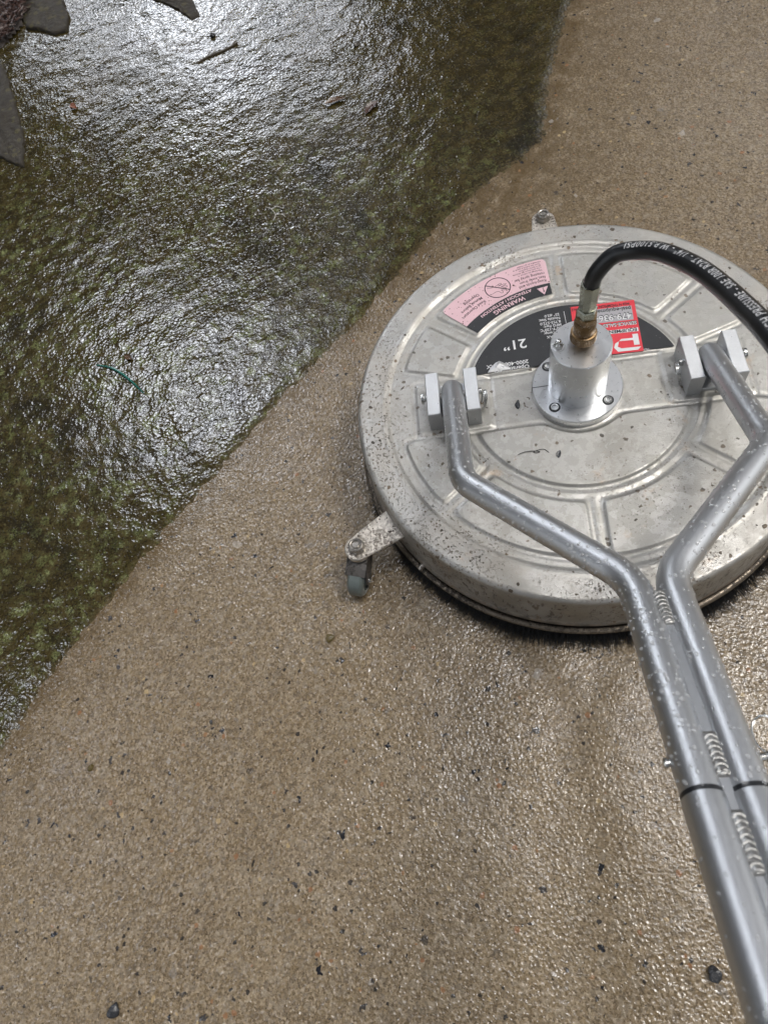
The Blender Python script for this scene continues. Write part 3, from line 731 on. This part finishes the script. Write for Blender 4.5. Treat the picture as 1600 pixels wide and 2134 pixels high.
# red dealer sticker
RZ = ZS+.00045; rr0 = rad(-2.8)
def stk(x, y):   # sticker frame: x along its reading direction from the right hand corner, y up (towards the viewer)
    return flip(.0887, .1190, RZ+.00016, rr0)(x, y)
def stq(pts, z=0.): return [(lambda p: (p[0], p[1], RZ+z))(stk(x, y)) for x, y in pts]
SW, SH = .0770, .0790
st = mesh_np('dealer_sticker', stq([(0, 0), (SW, 0), (SW, SH), (0, SH)]), [[0, 1, 2, 3]], M_RED, root, smooth=False)
gp = Ink(); gp.v = stq([(.0045, .0085), (.0640, .0085), (.0640, .0305), (.0045, .0305)], .00012); gp.f = [[0, 1, 2, 3]]
gp.build('grey_panel', M_GREYP, st)
rw = Ink()
def sl_text(ink, tx, size, x, y, bold=0., xs=1., dz_=.00024):
    V, F = text_mesh(tx, size, bold, xs=xs); base = stk(x, y)
    c, s_ = math.cos(rr0), math.sin(rr0)
    ink.add(V, F, lambda a_, b_: (base[0]-(a_*c-b_*s_), base[1]-(a_*s_+b_*c), RZ+dz_))
dk_ = Ink(); wh = Ink()
sl_text(dk_, '4426 N THOMPSON ST \u2022 SPRINGDALE', .0058, .0060, .0050-.0018, .02, .72)
sl_text(dk_, 'pssi-equipment.com', .0086, .0055, .0098, .02, .88)
for tx, sz, x, y, xs in (('479-936-', .0128, .0062, .0196, .92), ('SERVICE-SALES-PARTS', .0072, .0020, .0335, .84)):
    sl_text(dk_, tx, sz, x-.0004, y-.0008, .05, xs); sl_text(wh, tx, sz, x, y, .012, xs, .00036)
wh.v += stq([(.0015, .0432), (.066, .0432), (.066, .0490), (.0015, .0490)], .00024); wh.f += [[len(wh.v)-4+i for i in range(4)]]
sl_text(dk_, 'EQUIPMENT', .0068, .0030, .0437, .03, 1.0, .00040)
# big white monogram
mono = [[(.0030, .0525), (.0095, .0525), (.0095, .0690), (.0030, .0690)], [(.0095, .0580), (.0230, .0580), (.0262, .0610), (.0095, .0615)], [(-.0002+.002, .0720), (.0245, .0720), (.0285, .0690), (.0290, .0765), (.0060, .0765)],
        [(.0290, .0765), (.0285, .0690), (.0262, .0610), (.0310, .0640), (.0330, .0700)], [(.0330, .0540), (.0520, .0540), (.0420, .0590), (.0360, .0590)], [(.0380, .0620), (.0520, .0620), (.0540, .0765), (.0360, .0765), (.0400, .0715), (.0450, .0715), (.0450, .0665)]]
for pl in mono: b0 = len(wh.v); wh.v += stq(pl, .00024); wh.f += [list(range(b0, b0+len(pl)))]
dk_.build('dark_lettering', M_PRBLK, st); wh.build('white_lettering', M_WHT, st)

# hose lettering wrapped on the rubber
arc = [0.]
for a_, b_ in zip(hP[:-1], hP[1:]): arc.append(arc[-1]+(b_-a_).length)
arc = np.array(arc)
def on_hose(s_, off, ang_up):
    i_ = int(np.clip(np.searchsorted(arc, s_)-1, 0, len(hP)-2)); t_ = (s_-arc[i_])/(arc[i_+1]-arc[i_])
    P_ = hP[i_].lerp(hP[i_+1], t_); T_ = hT[i_].lerp(hT[i_+1], t_).normalized()
    side = T_.cross(Vector((0, 0, 1))).normalized()*-1
    up = side.cross(T_).normalized()
    if up.z < 0: up = -up
    side = T_.cross(up)*-1
    a_ = ang_up+off/HR
    return P_+(side*math.cos(a_)+up*math.sin(a_))*(HR+.00012)
ht_ = Ink(); V, F = text_mesh('HIGH PRESSURE - SAE 100R R2AT - 1/4" - W.P.5100PSI', .0090, .014, sp=1.18, xs=.95)
V, F = subdiv(V, F, .0022); tl = max(x for x, y in V); s_end = .062
HOSE_ANG = rad(101)
ht_.add(V, F, lambda x, y: on_hose(s_end+tl-x, y-.003, HOSE_ANG))
ht_.build('hose_lettering', mat_plain('worn_white_print', (.50, .50, .50), .45, .4, .25, 200), hose)

# ------------------------------------------------------------------ handle brackets
def bracket(cx, x_in, ringside):
    base = MB().box((cx-.0145, -.026, H-.003), (cx+.0145, .030, H+.0035), .0006).build('handle_bracket', M_CAST, root)
    for sx in (-1, 1):
        MB().box((cx+sx*.0150-(.016 if sx < 0 else 0), -.0290, H-.004), (cx+sx*.0150+(.016 if sx > 0 else 0), .0310, H+.0310), .0011).build('lug', M_CAST, base)
    pz = H+.0195; py = .003
    m = frame_at((cx-.0345, py, pz), (1, 0, 0))
    pm = MB(); pm.lathe([(0, 0), (.0040, 0), (.0040, .069), (0, .069)], 20, mat=m)
    pm.lathe([(0, -.0032), (.0062, -.0032), (.0066, -.002), (.0066, 0), (0, 0)] if ringside > 0 else [(0, .069), (.0066, .069), (.0066, .071), (.0062, .0722), (0, .0722)], 20, mat=m)
    pm.build('hinge_pin', M_STEEL, base)
    rx = cx+ringside*.0345; rg = MB()
    for ph in (0, 1, 2):
        pts = []; ca = Vector((rx+ringside*(.0006+.0009*ph), py-.006, pz-.010))
        for i in range(41):
            a_ = 2*PI*i/40; pts.append(ca+Vector((ringside*.0016*math.sin(a_)*(1+ph*.5), .0105*math.cos(a_), .0125*math.sin(a_))))
        rg.tube(pts, .00075, 8)
    rg.build('split_ring', M_STEEL, base)
bracket(-.1460, 0, 1); bracket(.1490, 0, -1)

# ------------------------------------------------------------------ handle
DR = .0131
LP = [(-.1460, .0085, H+.0200), (-.1425, -.1584, H+.1027), (-.0138, -.3007, H+.1676), (-.0138, -.9400, H+.4590)]
RP = [(.1490, .0085, H+.0200), (.1451, -.1584, H+.1027), (.0138, -.3007, H+.1676), (.0138, -.9400, H+.4590)]
sl_dir = (Vector(LP[3])-Vector(LP[2])).normalized(); hn = Vector((1, 0, 0)).cross(sl_dir); hn = hn if hn.z > 0 else -hn
hr = bpy.data.objects.new('handle', None); COL.objects.link(hr); hr.parent = root
paths = []
tubes = []
JV = None
for LPi in (LP, RP):
    pts = fillet(LPi, [.050, .062], .004)
    # rounded, slightly domed end at the hinge
    T0 = (pts[1]-pts[0]).normalized(); k_ = 8
    head = [pts[0]-T0*(.0105*math.sin(PI/2*(1-i/k_))) for i in range(k_)]; hr_ = [max(.0004, DR*math.sin(PI/2*(i/k_))**.55) if i else .0004 for i in range(k_)]
    allp = head+pts; rds = hr_+[DR]*len(pts)
    V, F, _ = sweep(allp, DR, 40, rds)
    t_ = mesh_np('tube', [tuple(v) for v in V], F, M_TUBE, hr); paths.append(pts); tubes.append(t_)
mid0 = (Vector(LP[2])+Vector(RP[2]))/2
def along(s_): return mid0+sl_dir*s_
# web strip between the tubes and weld beads in the groove
m = Matrix((Vector((1, 0, 0)), sl_dir, Vector((1, 0, 0)).cross(sl_dir))).transposed().to_4x4(); m.translation = mid0
zs = 1 if Vector((1, 0, 0)).cross(sl_dir).z > 0 else -1
MB().box((-.0042, .028, min(zs*.0050, zs*.0072)), (.0042, .62, max(zs*.0050, zs*.0072)), .0003, mat=m).build('web_strip', M_TUBE, hr)
def bead(s0, s1, w_=.0046):
    V = []; F = []; nu, nv = 18, int((s1-s0)/.00035); pit = .0040
    for j_ in range(nv+1):
        s_ = s0+(s1-s0)*j_/nv; en = min(1, min(s_-s0, s1-s_)/.0035); en = math.sqrt(max(0, 1-(1-en)**2))
        for i_ in range(nu+1):
            u_ = -1+2*i_/nu; ph = ((s_-s0)-.0030*(u_*u_))/pit; fr = ph-math.floor(ph)
            hgt = .0066+.0027*math.sqrt(max(0, 1-u_*u_*.75))*en+.0009*(fr**.6)*en
            p_ = m @ Vector((u_*w_*(.55+.45*en), s_, zs*hgt)); V.append(tuple(p_))
    for j_ in range(nv):
        for i_ in range(nu): b0 = j_*(nu+1)+i_; F.append([b0, b0+1, b0+nu+2, b0+nu+1])
    mesh_np('weld_bead', V, F, M_WELD, hr)
bead(.020, .055); bead(.1440, .1760); bead(.1960, .2340)
# joint between lower yoke and upper handle: black seam on each tube
JS = .1840
for sx in (-1, 1):
    mj = frame_at(mid0+Vector((sx*.0138, 0, 0))+sl_dir*JS, sl_dir)
    MB().lathe([(.0128, -.0020), (.01325, -.0018), (.01325, .0016), (.0128, .0018)], 48, mat=mj).build('joint_seam', M_BLACK, hr)
    mj = frame_at(mid0+Vector((sx*.0138, 0, 0))+sl_dir*(JS+.0012), sl_dir)
    MB().lathe([(.0130, 0), (.0136, .0004), (.0137, .0020), (.0137, .45), (.0130, .4505)], 48, mat=mj).build('upper_tube', M_TUBE, hr)
# push button on the outer left, pin with a wire ring on the outer right
def side_pin(sx, s_, ln_, r_, name):
    mj = frame_at(mid0+Vector((sx*.0138, 0, 0))+sl_dir*s_+Vector((sx*.011, 0, 0)), (sx, 0, 0))
    mb = MB(); mb.lathe([(0, ln_), (r_*.8, ln_), (r_, ln_-.0008), (r_, ln_*.62), (r_*.72, ln_*.55), (r_*.72, 0)], 24, mat=mj); return mb.build(name, M_STEEL, hr)
side_pin(-1, .1600, .0062, .0036, 'push_button')
pn = side_pin(1, .1600, .0095, .0036, 'lock_pin')
mb = MB(); c_ = mid0+Vector((.0138+.011+.0105, 0, 0))+sl_dir*.147+hn*.004; pts = [c_+sl_dir*(.013*math.cos(t))+Vector((1, 0, 0))*(.0075*math.sin(t))+hn*(.004*math.sin(t)) for t in np.linspace(0, 2*PI, 40)]
mb.tube(pts, .0008, 8); mb.build('pin_ring', M_STEEL, pn)

# water drops on the tubes
m_w, nt, b, tc = new_mat('water'); b.inputs['Base Color'].default_value = (1, 1, 1, 1); b.inputs['Roughness'].default_value = .02
b.inputs['Transmission Weight'].default_value = .8; b.inputs['IOR'].default_value = 1.33
dr = MB(); rs = random.Random(3)
ico_v = []; ico_f = []
nlat, nlon = 4, 9
for i_ in range(nlat):
    t_ = PI/2*i_/nlat
    for j_ in range(nlon): a_ = 2*PI*j_/nlon; ico_v.append((math.cos(t_)*math.cos(a_), math.cos(t_)*math.sin(a_), math.sin(t_)))
ico_v.append((0, 0, 1))
for i_ in range(nlat-1):
    for j_ in range(nlon): q = (j_+1) % nlon; ico_f.append([i_*nlon+j_, i_*nlon+q, (i_+1)*nlon+q, (i_+1)*nlon+j_])
for j_ in range(nlon): ico_f.append([(nlat-1)*nlon+j_, (nlat-1)*nlon+(j_+1) % nlon, len(ico_v)-1])
for pi_, pts in enumerate(paths):
    P_, T_, N_, B_ = frames(pts)
    for _ in range(1100 if pi_ == 0 else 700):
        i_ = rs.randrange(10, int(len(pts)*.82)); a_ = rs.uniform(-1.7, 1.7)
        nrm = (Vector((0, 0, 1))-T_[i_]*T_[i_].z).normalized(); sd2 = T_[i_].cross(nrm)
        d_ = nrm*math.cos(a_)+sd2*math.sin(a_); r_ = rs.choice((.0005, .0007, .0009, .0012, .0015))
        el = rs.uniform(1, 1.7); t2 = T_[i_]*math.cos(.5*a_)+d_.cross(T_[i_])*math.sin(a_*.8); t2 = (t2-d_*t2.dot(d_)).normalized(); s2 = d_.cross(t2)
        c_ = P_[i_]+d_*(DR-.00005)
        b0 = len(dr.v); dr.v += [tuple(c_+t2*(x*r_*el)+s2*(y*r_)+d_*(z*r_*.62)) for x, y, z in ico_v]; dr.f += [[k+b0 for k in f] for f in ico_f]
o = mesh_np('water_drops', dr.v, dr.f, m_w, hr); o['kind'] = 'stuff'

# ------------------------------------------------------------------ casters
def caster(ang, trail):
    a_ = rad(ang); m = Matrix.Rotation(a_, 4, 'Z'); zt = H-.0375
    out_ = [(.262, -.0215), (.290, -.0195)]; rb = .0158; cu_ = .3205
    for i in range(15): t_ = -PI/2+.18+(PI-.36)*i/14; out_.append((cu_+rb*math.cos(t_), rb*math.sin(t_)))
    out_ += [(.290, .0195), (.262, .0215)]
    arm = MB().prism(out_, zt-.0050, zt, .0012, mat=m).build('caster_arm', M_DIRTY, root)
    bp = m @ Vector((cu_, 0, zt)); mm_ = Matrix.Translation(bp)
    nb_ = MB(); nb_.prism(hexagon(.0104, .4), 0, .0058, .0008, mat=mm_); nb_.lathe([(.0092, .0056), (.0086, .0092), (.0070, .0104), (.0058, .0098), (.0054, .0074), (.0040, .0072), (.0038, .0094), (0, .0096)], 36, mat=mm_)
    nb_.build('lock_nut', M_NUT, arm)
    MB().lathe([(0, -.0052), (.0150, -.0056), (.0158, -.0072), (.0150, -.0090), (0, -.0090)], 40, mat=mm_).build('swivel_plate', M_STEEL, arm)
    t = Vector((math.cos(trail), math.sin(trail), 0)); ax = Vector((-t.y, t.x, 0)); wr = .0215; wc = Vector((bp.x, bp.y, 0))+t*.0245+Vector((0, 0, wr+.0008))
    fk = MB(); mf = Matrix((t, ax, Vector((0, 0, 1)))).transposed().to_4x4(); mf.translation = Vector((bp.x, bp.y, 0))
    ztop = zt-.0090
    def cyl_out(y_, ztop_):
        pass
    # stamped fork: domed top and two cheeks running down to the axle
    fk.lathe([(0, ztop), (.0135, ztop), (.0150, ztop-.002), (.0150, ztop-.008)], 36, c=(bp.x, bp.y, 0))
    for sy_ in (-1, 1):
        pl = [(-.0125, ztop-.003), (.0130, ztop-.003), (.0310, wr+.006), (.0300, wr-.004), (.0220, wr-.006), (.0140, wr+.002), (-.0125, ztop-.013)]
        mm2 = Matrix((t, Vector((0, 0, 1)), ax*-1)).transposed().to_4x4(); mm2.translation = Vector((bp.x, bp.y, 0))+ax*(sy_*.0120)
        fk.prism(pl, -.0010, .0010, .0003, mat=mm2)
    hood = [(-.002, ztop-.004), (.012, ztop-.0045), (.0220, ztop-.0075), (.0290, ztop-.0120)]
    Vh = []; Fh = []
    for x_, z2 in hood:
        for y_ in (-.0128, .0128): Vh.append(mf @ Vector((x_, y_, z2)))
    nh = len(Vh); Vh += [v-Vector((0, 0, .0014)) for v in Vh]
    for i in range(3): Fh += [[2*i, 2*i+1, 2*i+3, 2*i+2], [nh+2*i, nh+2*i+2, nh+2*i+3, nh+2*i+1]]
    Fh += [[6, 7, nh+7, nh+6]]
    fk.add(Vh, Fh); fk.build('fork', M_FORK, arm)
    mw = frame_at(wc, ax); w2 = .0100
    MB().lathe([(.0125, -w2), (.0175, -w2), (.0195, -w2+.0012), (wr, -w2+.0035), (wr, w2-.0035), (.0195, w2-.0012), (.0175, w2), (.0125, w2)], 56, mat=mw).build('wheel', M_GREYR, arm)
    hbm = MB(); hbm.lathe([(.0126, -w2+.001), (.0120, -w2+.003), (.0070, -w2+.003), (.0060, -w2-.0008), (.0060, w2+.0008), (.0070, w2-.003), (.0120, w2-.003), (.0126, w2-.001)], 40, mat=mw)
    for q in range(8):
        c2, s2 = math.cos(q*PI/4), math.sin(q*PI/4)
        for zz in (-1, 1):
            e_ = Vector((c2, s2, 0)); n_ = Vector((-s2, c2, 0))*.0006
            hbm.add([mw @ (e_*.006+n_+Vector((0, 0, zz*w2*.55))), mw @ (e_*.006-n_+Vector((0, 0, zz*w2*.55))), mw @ (e_*.0125-n_+Vector((0, 0, zz*w2*.95))), mw @ (e_*.0125+n_+Vector((0, 0, zz*w2*.95)))], [[0, 1, 2, 3]])
    hbm.build('wheel_hub', M_GREYR, arm)
    MB().lathe([(0, -.0155), (.0030, -.0155), (.0042, -.0140), (.0042, -.0130), (.0025, -.0130), (.0025, .0130), (.0042, .0130), (.0042, .0140), (.0030, .0155), (0, .0155)], 24, mat=mw).build('axle', M_STEEL, arm)
caster(-150.8, rad(-107)); caster(88.9, rad(-110)); caster(-31, rad(-95))

# ------------------------------------------------------------------ small things lying about
def blob(name, loc, size, mat, label, cat, seed=0, flat=.6, sharp=.35, rot=0., group=None):
    import bmesh
    bm = bmesh.new(); bmesh.ops.create_icosphere(bm, subdivisions=3, radius=1); rn = random.Random(seed)
    pl = [(Vector((rn.gauss(0, 1), rn.gauss(0, 1), rn.gauss(0, 1))).normalized(), rn.uniform(.55, .9)) for _ in range(11)]
    for v in bm.verts:
        for n_, d_ in pl:
            q = v.co.dot(n_)-d_
            if q > 0: v.co -= n_*q*(1-sharp*.3)
        v.co *= 1+.05*math.sin(v.co.x*9+seed)*math.cos(v.co.y*7)
        v.co = Vector((v.co.x*size[0], v.co.y*size[1], (v.co.z*.8+flat*.6)*size[2]))
    me = bpy.data.meshes.new(name); bm.to_mesh(me); bm.free(); me.materials.append(mat)
    o = bpy.data.objects.new(name, me); COL.objects.link(o); o.location = loc; o.rotation_euler = (0, 0, rot)
    autosmooth(o, 22); return tag(o, label, cat, group)
M_PEB = mat_plain('black_stone', (.022, .023, .026), .22, .6, .5, 250, .0006)
M_OLV = mat_plain('olive_stone', (.085, .062, .018), .22, .5, .3, 250, .0004)
blob('stone', (-.733, -.416, 0), (.0085, .0075, .007), M_PEB, 'largest shiny black stone chip near the lower left corner of the photo', 'stone', 2, rot=.5)
blob('stone', (-.1526, -.586, 0), (.0088, .0065, .007), M_PEB, 'shiny black stone chip beside the handle at lower right', 'stone', 5, rot=1.)
blob('stone', (-.7163, -.1634, 0), (.0052, .0045, .003), M_OLV, 'round olive brown pebble near the mossy edge at lower left', 'stone', 7)
blob('stone', (-.1865, -.1595, 0), (.004, .004, .003), M_PEB, 'tiny black chip just below the brush skirt bristles', 'stone', 9)
blob('nut', (.035, .955, .001), (.009, .006, .006), mat_plain('dark_husk', (.03, .022, .012), .25, .5, .3, 250, .0005), 'small dark seed husk on the algae near the top middle', 'seed husk', 12, rot=.6)
blob('seed', (-.2086, 1.1733, .0015), (.0065, .0055, .006), M_PEB, 'round black seed in the bright wet patch above the twig', 'seed', 15)

M_LEAF = mat_plain('wet_brown_leaf', (.075, .040, .018), .25, .5, .35, 120, .0004)
M_LEAFO = mat_plain('orange_leaf', (.20, .075, .04), .25, .5, .3, 120, .0003)
M_TWIG = mat_plain('dark_twig', (.06, .045, .028), .35, .5, .35, 200, .0005)
def leaf(loc, L_, W_, rot, mat, label, curl=.3, seed=0, cat='leaf'):
    V = []; F = []; n = 14; rn = random.Random(seed)
    for i in range(n+1):
        t = i/n; w_ = W_*math.sin(PI*t**.85)**.8*(1+.15*rn.uniform(-1, 1))+.0002; x = L_*(t-.5)
        for s_ in (-1, -.5, 0, .5, 1):
            V.append((x, s_*w_+L_*.08*math.sin(t*3), .0012+curl*w_*abs(s_)**1.5+curl*L_*.12*math.sin(t*5+seed)*.5+curl*L_*.06))
    for i in range(n):
        for k_ in range(4): b0 = i*5+k_; F.append([b0, b0+5, b0+6, b0+1])
    V2 = V+[(x, y, z-.0003) for x, y, z in V]; nn = len(V); F2 = F+[[q+nn for q in f[::-1]] for f in F]
    o = mesh_np('leaf', V2, F2, mat); o.location = loc; o.rotation_euler = (0, 0, rot); return tag(o, label, cat)
leaf((-.5283, 1.1307, .0015), .020, .006, -.9, M_LEAFO, 'small curled orange leaf on the algae near the top left', .9, 1)
leaf((-.0550, .8207, .0012), .040, .007, -.15, M_LEAF, 'long brown leaf lying on the algae, left of its darker neighbour', .5, 2)
leaf((-.0030, .7640, .0012), .036, .008, .5, mat_plain('dark_leaf', (.045, .02, .012), .25, .5, .3, 120, .0004), 'dark reddish brown leaf right of the long brown leaf on the algae', .5, 3)
leaf((-.5456, .6126-.18, .003), .016, .004, 2.2, M_LEAF, 'tiny brown leaf scrap just above the green plastic strand', .6, 4)
leaf((-.3895, -.1322, .0008), .012, .005, .3, M_OLV, 'olive leaf scrap on the clean concrete below the caster', .5, 6)
# twig
mb = MB(); mb.tube(catmull([(-.2600, 1.1080, .0022), (-.232, 1.1125, .0026), (-.200, 1.1120, .0022), (-.1690, 1.1165, .0030)], 6), .0021, 8, rads=None)
mb.tube(catmull([(-.1830, 1.1145, .0026), (-.176, 1.121, .0030), (-.170, 1.124, .0030)], 4), .0011, 7)
tag(mb.build('twig', M_TWIG), 'thin dark twig lying in the bright wet patch at top', 'twig')
mb = MB(); mb.tube(catmull([(-.5060, .880, .005), (-.49, .872, .006), (-.478, .86, .005)], 6), .0009, 7)
tag(mb.build('twig', M_TWIG), 'short brown twig scrap on the algae at middle left', 'twig')
# green strand
M_STR = mat_plain('green_plastic', (.004, .10, .075), .25, .5, .3, 200)
mb = MB(); pts = catmull([(-.5990, .4460, .0030), (-.5740, .4235, .0042), (-.5545, .3920, .0042), (-.5370, .3530, .0030)], 12)
mb.tube(pts, .0016, 10, rads=[.0008+.0012*math.sin(PI*min(1, max(0, i/(len(pts)-1)))) for i in range(len(pts))])
tag(mb.build('plastic_strand', M_STR), 'dark green curved plastic strand lying on the wet algae', 'strand')
# pale leaf skeleton
mb = MB()
for pl in ([(-.250, .632), (-.243, .622), (-.240, .605), (-.246, .595)], [(-.240, .605), (-.230, .600), (-.226, .590)], [(-.243, .622), (-.232, .622), (-.224, .612)]):
    mb.tube(catmull([(x, y, .0030) for x, y in pl], 5), .0007, 6)
tag(mb.build('forked_twig', mat_plain('pale_stem', (.45, .43, .38), .3, .5, .1, 200)), 'pale forked twiglet on the algae left of centre', 'twig')
# dark flecks lying on the deck
def fleck(x, y, L_, W_, rot, label, seed):
    c, s_ = math.cos(PHI), math.sin(PHI); o = leaf((x*c-y*s_, x*s_+y*c, dz(x, y)-.0009), L_, W_, rot, M_PEB, label, .4, seed, 'leaf scrap'); return o
fleck(-.0700, -.0090, .013, .0026, 1.1, 'black leaf scrap on the deck between left bracket and swivel', 21)
fleck(-.0330, -.0850, .010, .0024, .9, 'black leaf scrap on the lower deck segment below the swivel', 22)
mb = MB(); c, s_ = math.cos(PHI), math.sin(PHI)
hair = [(-.079, -.0790), (-.070, -.0765), (-.060, -.0770), (-.054, -.0790), (-.058, -.0800), (-.061, -.0780), (-.050, -.0760), (-.044, -.0815)]
mb.tube(catmull([(x*c-y*s_, x*s_+y*c, H+.0006) for x, y in hair], 8), .00035, 6)
tag(mb.build('fibre', M_PEB), 'thin curly black fibre on the lower deck segment', 'fibre')

# ------------------------------------------------------------------ edging stones and mulch at the top left
M_STONE = mat_plain('wet_grey_stone', (.028, .023, .016), .65, .25, .75, 60, .0022, spk=((200, .25, .08, .34), (70, .5, .2, .5)), scol=(.055, .048, .022))
def slab(name, pts, h_, label, seed, z0=-.01):
    import bmesh
    bm = bmesh.new(); P_ = [Vector(p) for p in pts]; out2 = []; rn = random.Random(seed)
    for a_, b_ in zip(P_, P_[1:]+P_[:1]):
        n_ = max(1, int((b_-a_).length/.012))
        for i in range(n_):
            q = a_.lerp(b_, i/n_); out2.append(q+Vector((rn.uniform(-1, 1), rn.uniform(-1, 1)))*.0022)
    cen = sum(out2, Vector((0, 0)))/len(out2); rings = []
    for k_, (sc_, z_k) in enumerate(((1.0, z0), (1.0, h_*.45), (.985, h_*.8), (.95, h_), (.8, h_*1.04), (.5, h_*1.06), (.2, h_*1.05))):
        rings.append([bm.verts.new((cen.x+(p.x-cen.x)*sc_, cen.y+(p.y-cen.y)*sc_, z_k+(rn.uniform(-1, 1)*.0012 if k_ > 1 else 0))) for p in out2])
    nn = len(out2)
    for A_, B2 in zip(rings[:-1], rings[1:]):
        for i in range(nn): bm.faces.new([A_[i], A_[(i+1) % nn], B2[(i+1) % nn], B2[i]])
    bm.faces.new(rings[-1])
    bmesh.ops.recalc_face_normals(bm, faces=bm.faces[:])
    me = bpy.data.meshes.new(name); bm.to_mesh(me); bm.free(); me.materials.append(M_STONE)
    o = bpy.data.objects.new(name, me); COL.objects.link(o); autosmooth(o, 40); return tag(o, label, 'stone')
slab('edging_stone', [(-.642, 1.20), (-.641, 1.10), (-.652, 1.012), (-.668, 1.030), (-.700, 1.075), (-.76, 1.12), (-.80, 1.40), (-.70, 1.47), (-.662, 1.452), (-.650, 1.36)], .006, 'flat grey edging stone on the left edge below the mulch', 1)
slab('edging_stone', [(-.538, 1.620), (-.49, 1.585), (-.482, 1.47), (-.498, 1.410), (-.528, 1.418), (-.557, 1.465), (-.585, 1.49), (-.59, 1.56), (-.57, 1.63)], .008, 'grey edging stone touching the mulch in the top left corner', 2)
slab('edging_stone', [(-.285, 1.42), (-.215, 1.36), (-.2165, 1.262), (-.2345, 1.262), (-.248, 1.305), (-.266, 1.35), (-.30, 1.40)], .0045, 'brown grey stone wedge poking in at the top edge', 3)
M_BARK = mat_plain('wet_bark', (.050, .022, .014), .38, .5, .6, 30, .0006)
M_SOIL = mat_plain('dark_soil', (.018, .012, .008), .5, .4, .4, 60, .002)
mb_pts = [(-.70, 1.46), (-.640, 1.468), (-.602, 1.500), (-.575, 1.545), (-.560, 1.60), (-.52, 1.70), (-.40, 1.95), (-1.3, 1.95), (-1.3, 1.30), (-.82, 1.40)]
bx, by = np.arange(-1.3, -.38, .01), np.arange(1.2, 1.96, .01); X, Y = np.meshgrid(bx, by)
def inside(x, y, poly):
    c = np.zeros(x.shape, bool)
    for (x1, y1), (x2, y2) in zip(poly, poly[1:]+poly[:1]):
        c ^= ((y1 > y) != (y2 > y)) & (x < (x2-x1)*(y-y1)/(y2-y1+1e-12)+x1)
    return c
ins_ = inside(X, Y, mb_pts); 
mk = ins_.astype(float)
for _ in range(3):
    for ax_ in (0, 1): mk = (np.roll(mk, 1, ax_)+mk+np.roll(mk, -1, ax_))/3
Zb = -.004+mk*(.013+.008*fbm(X, Y, 25, 3, 61))
F = grid_faces(len(bx), len(by), (ins_[:-1, :-1] | ins_[1:, 1:])); used = np.unique(F); rm = np.full(X.size, -1); rm[used] = np.arange(len(used))
V = np.stack([X, Y, Zb], -1).reshape(-1, 3)[used].tolist(); F = rm[F].tolist(); fm = [1]*len(F)
rn = random.Random(5); cnt = 0
while cnt < 3200:
    x, y = rn.uniform(-.95, -.45), rn.uniform(1.40, 1.85)
    if not inside(np.array([x]), np.array([y]), mb_pts)[0]: continue
    cnt += 1; L_ = rn.uniform(.010, .036); w_ = rn.uniform(.0012, .0032); a_ = rn.uniform(0, 2*PI); z0 = rn.uniform(.012, .024); sl_ = rn.uniform(-.3, .3); bd = rn.uniform(-.006, .006)
    d_ = Vector((math.cos(a_), math.sin(a_), sl_)); n_ = Vector((-math.sin(a_), math.cos(a_), rn.uniform(-.6, .6))).normalized()
    b0 = len(V)
    for t in (-1, -.3, .4, 1):
        c_ = Vector((x, y, z0))+d_*(t*L_/2)+n_*(bd*(t*t)); ww = w_*(1-.55*abs(t)); up = Vector((0, 0, w_*.45))
        V += [tuple(c_-n_*ww), tuple(c_+up), tuple(c_+n_*ww), tuple(c_-up)]
    for s_ in range(3):
        for k_ in range(4): F.append([b0+s_*4+k_, b0+s_*4+(k_+1) % 4, b0+s_*4+4+(k_+1) % 4, b0+s_*4+4+k_]); fm.append(0)
mu = mesh_np('mulch', V, F, None, mats=[M_BARK, M_SOIL], fmat=fm, smooth=False)
tag(mu, 'wet reddish brown bark mulch in the top left corner', 'mulch', kind='stuff')
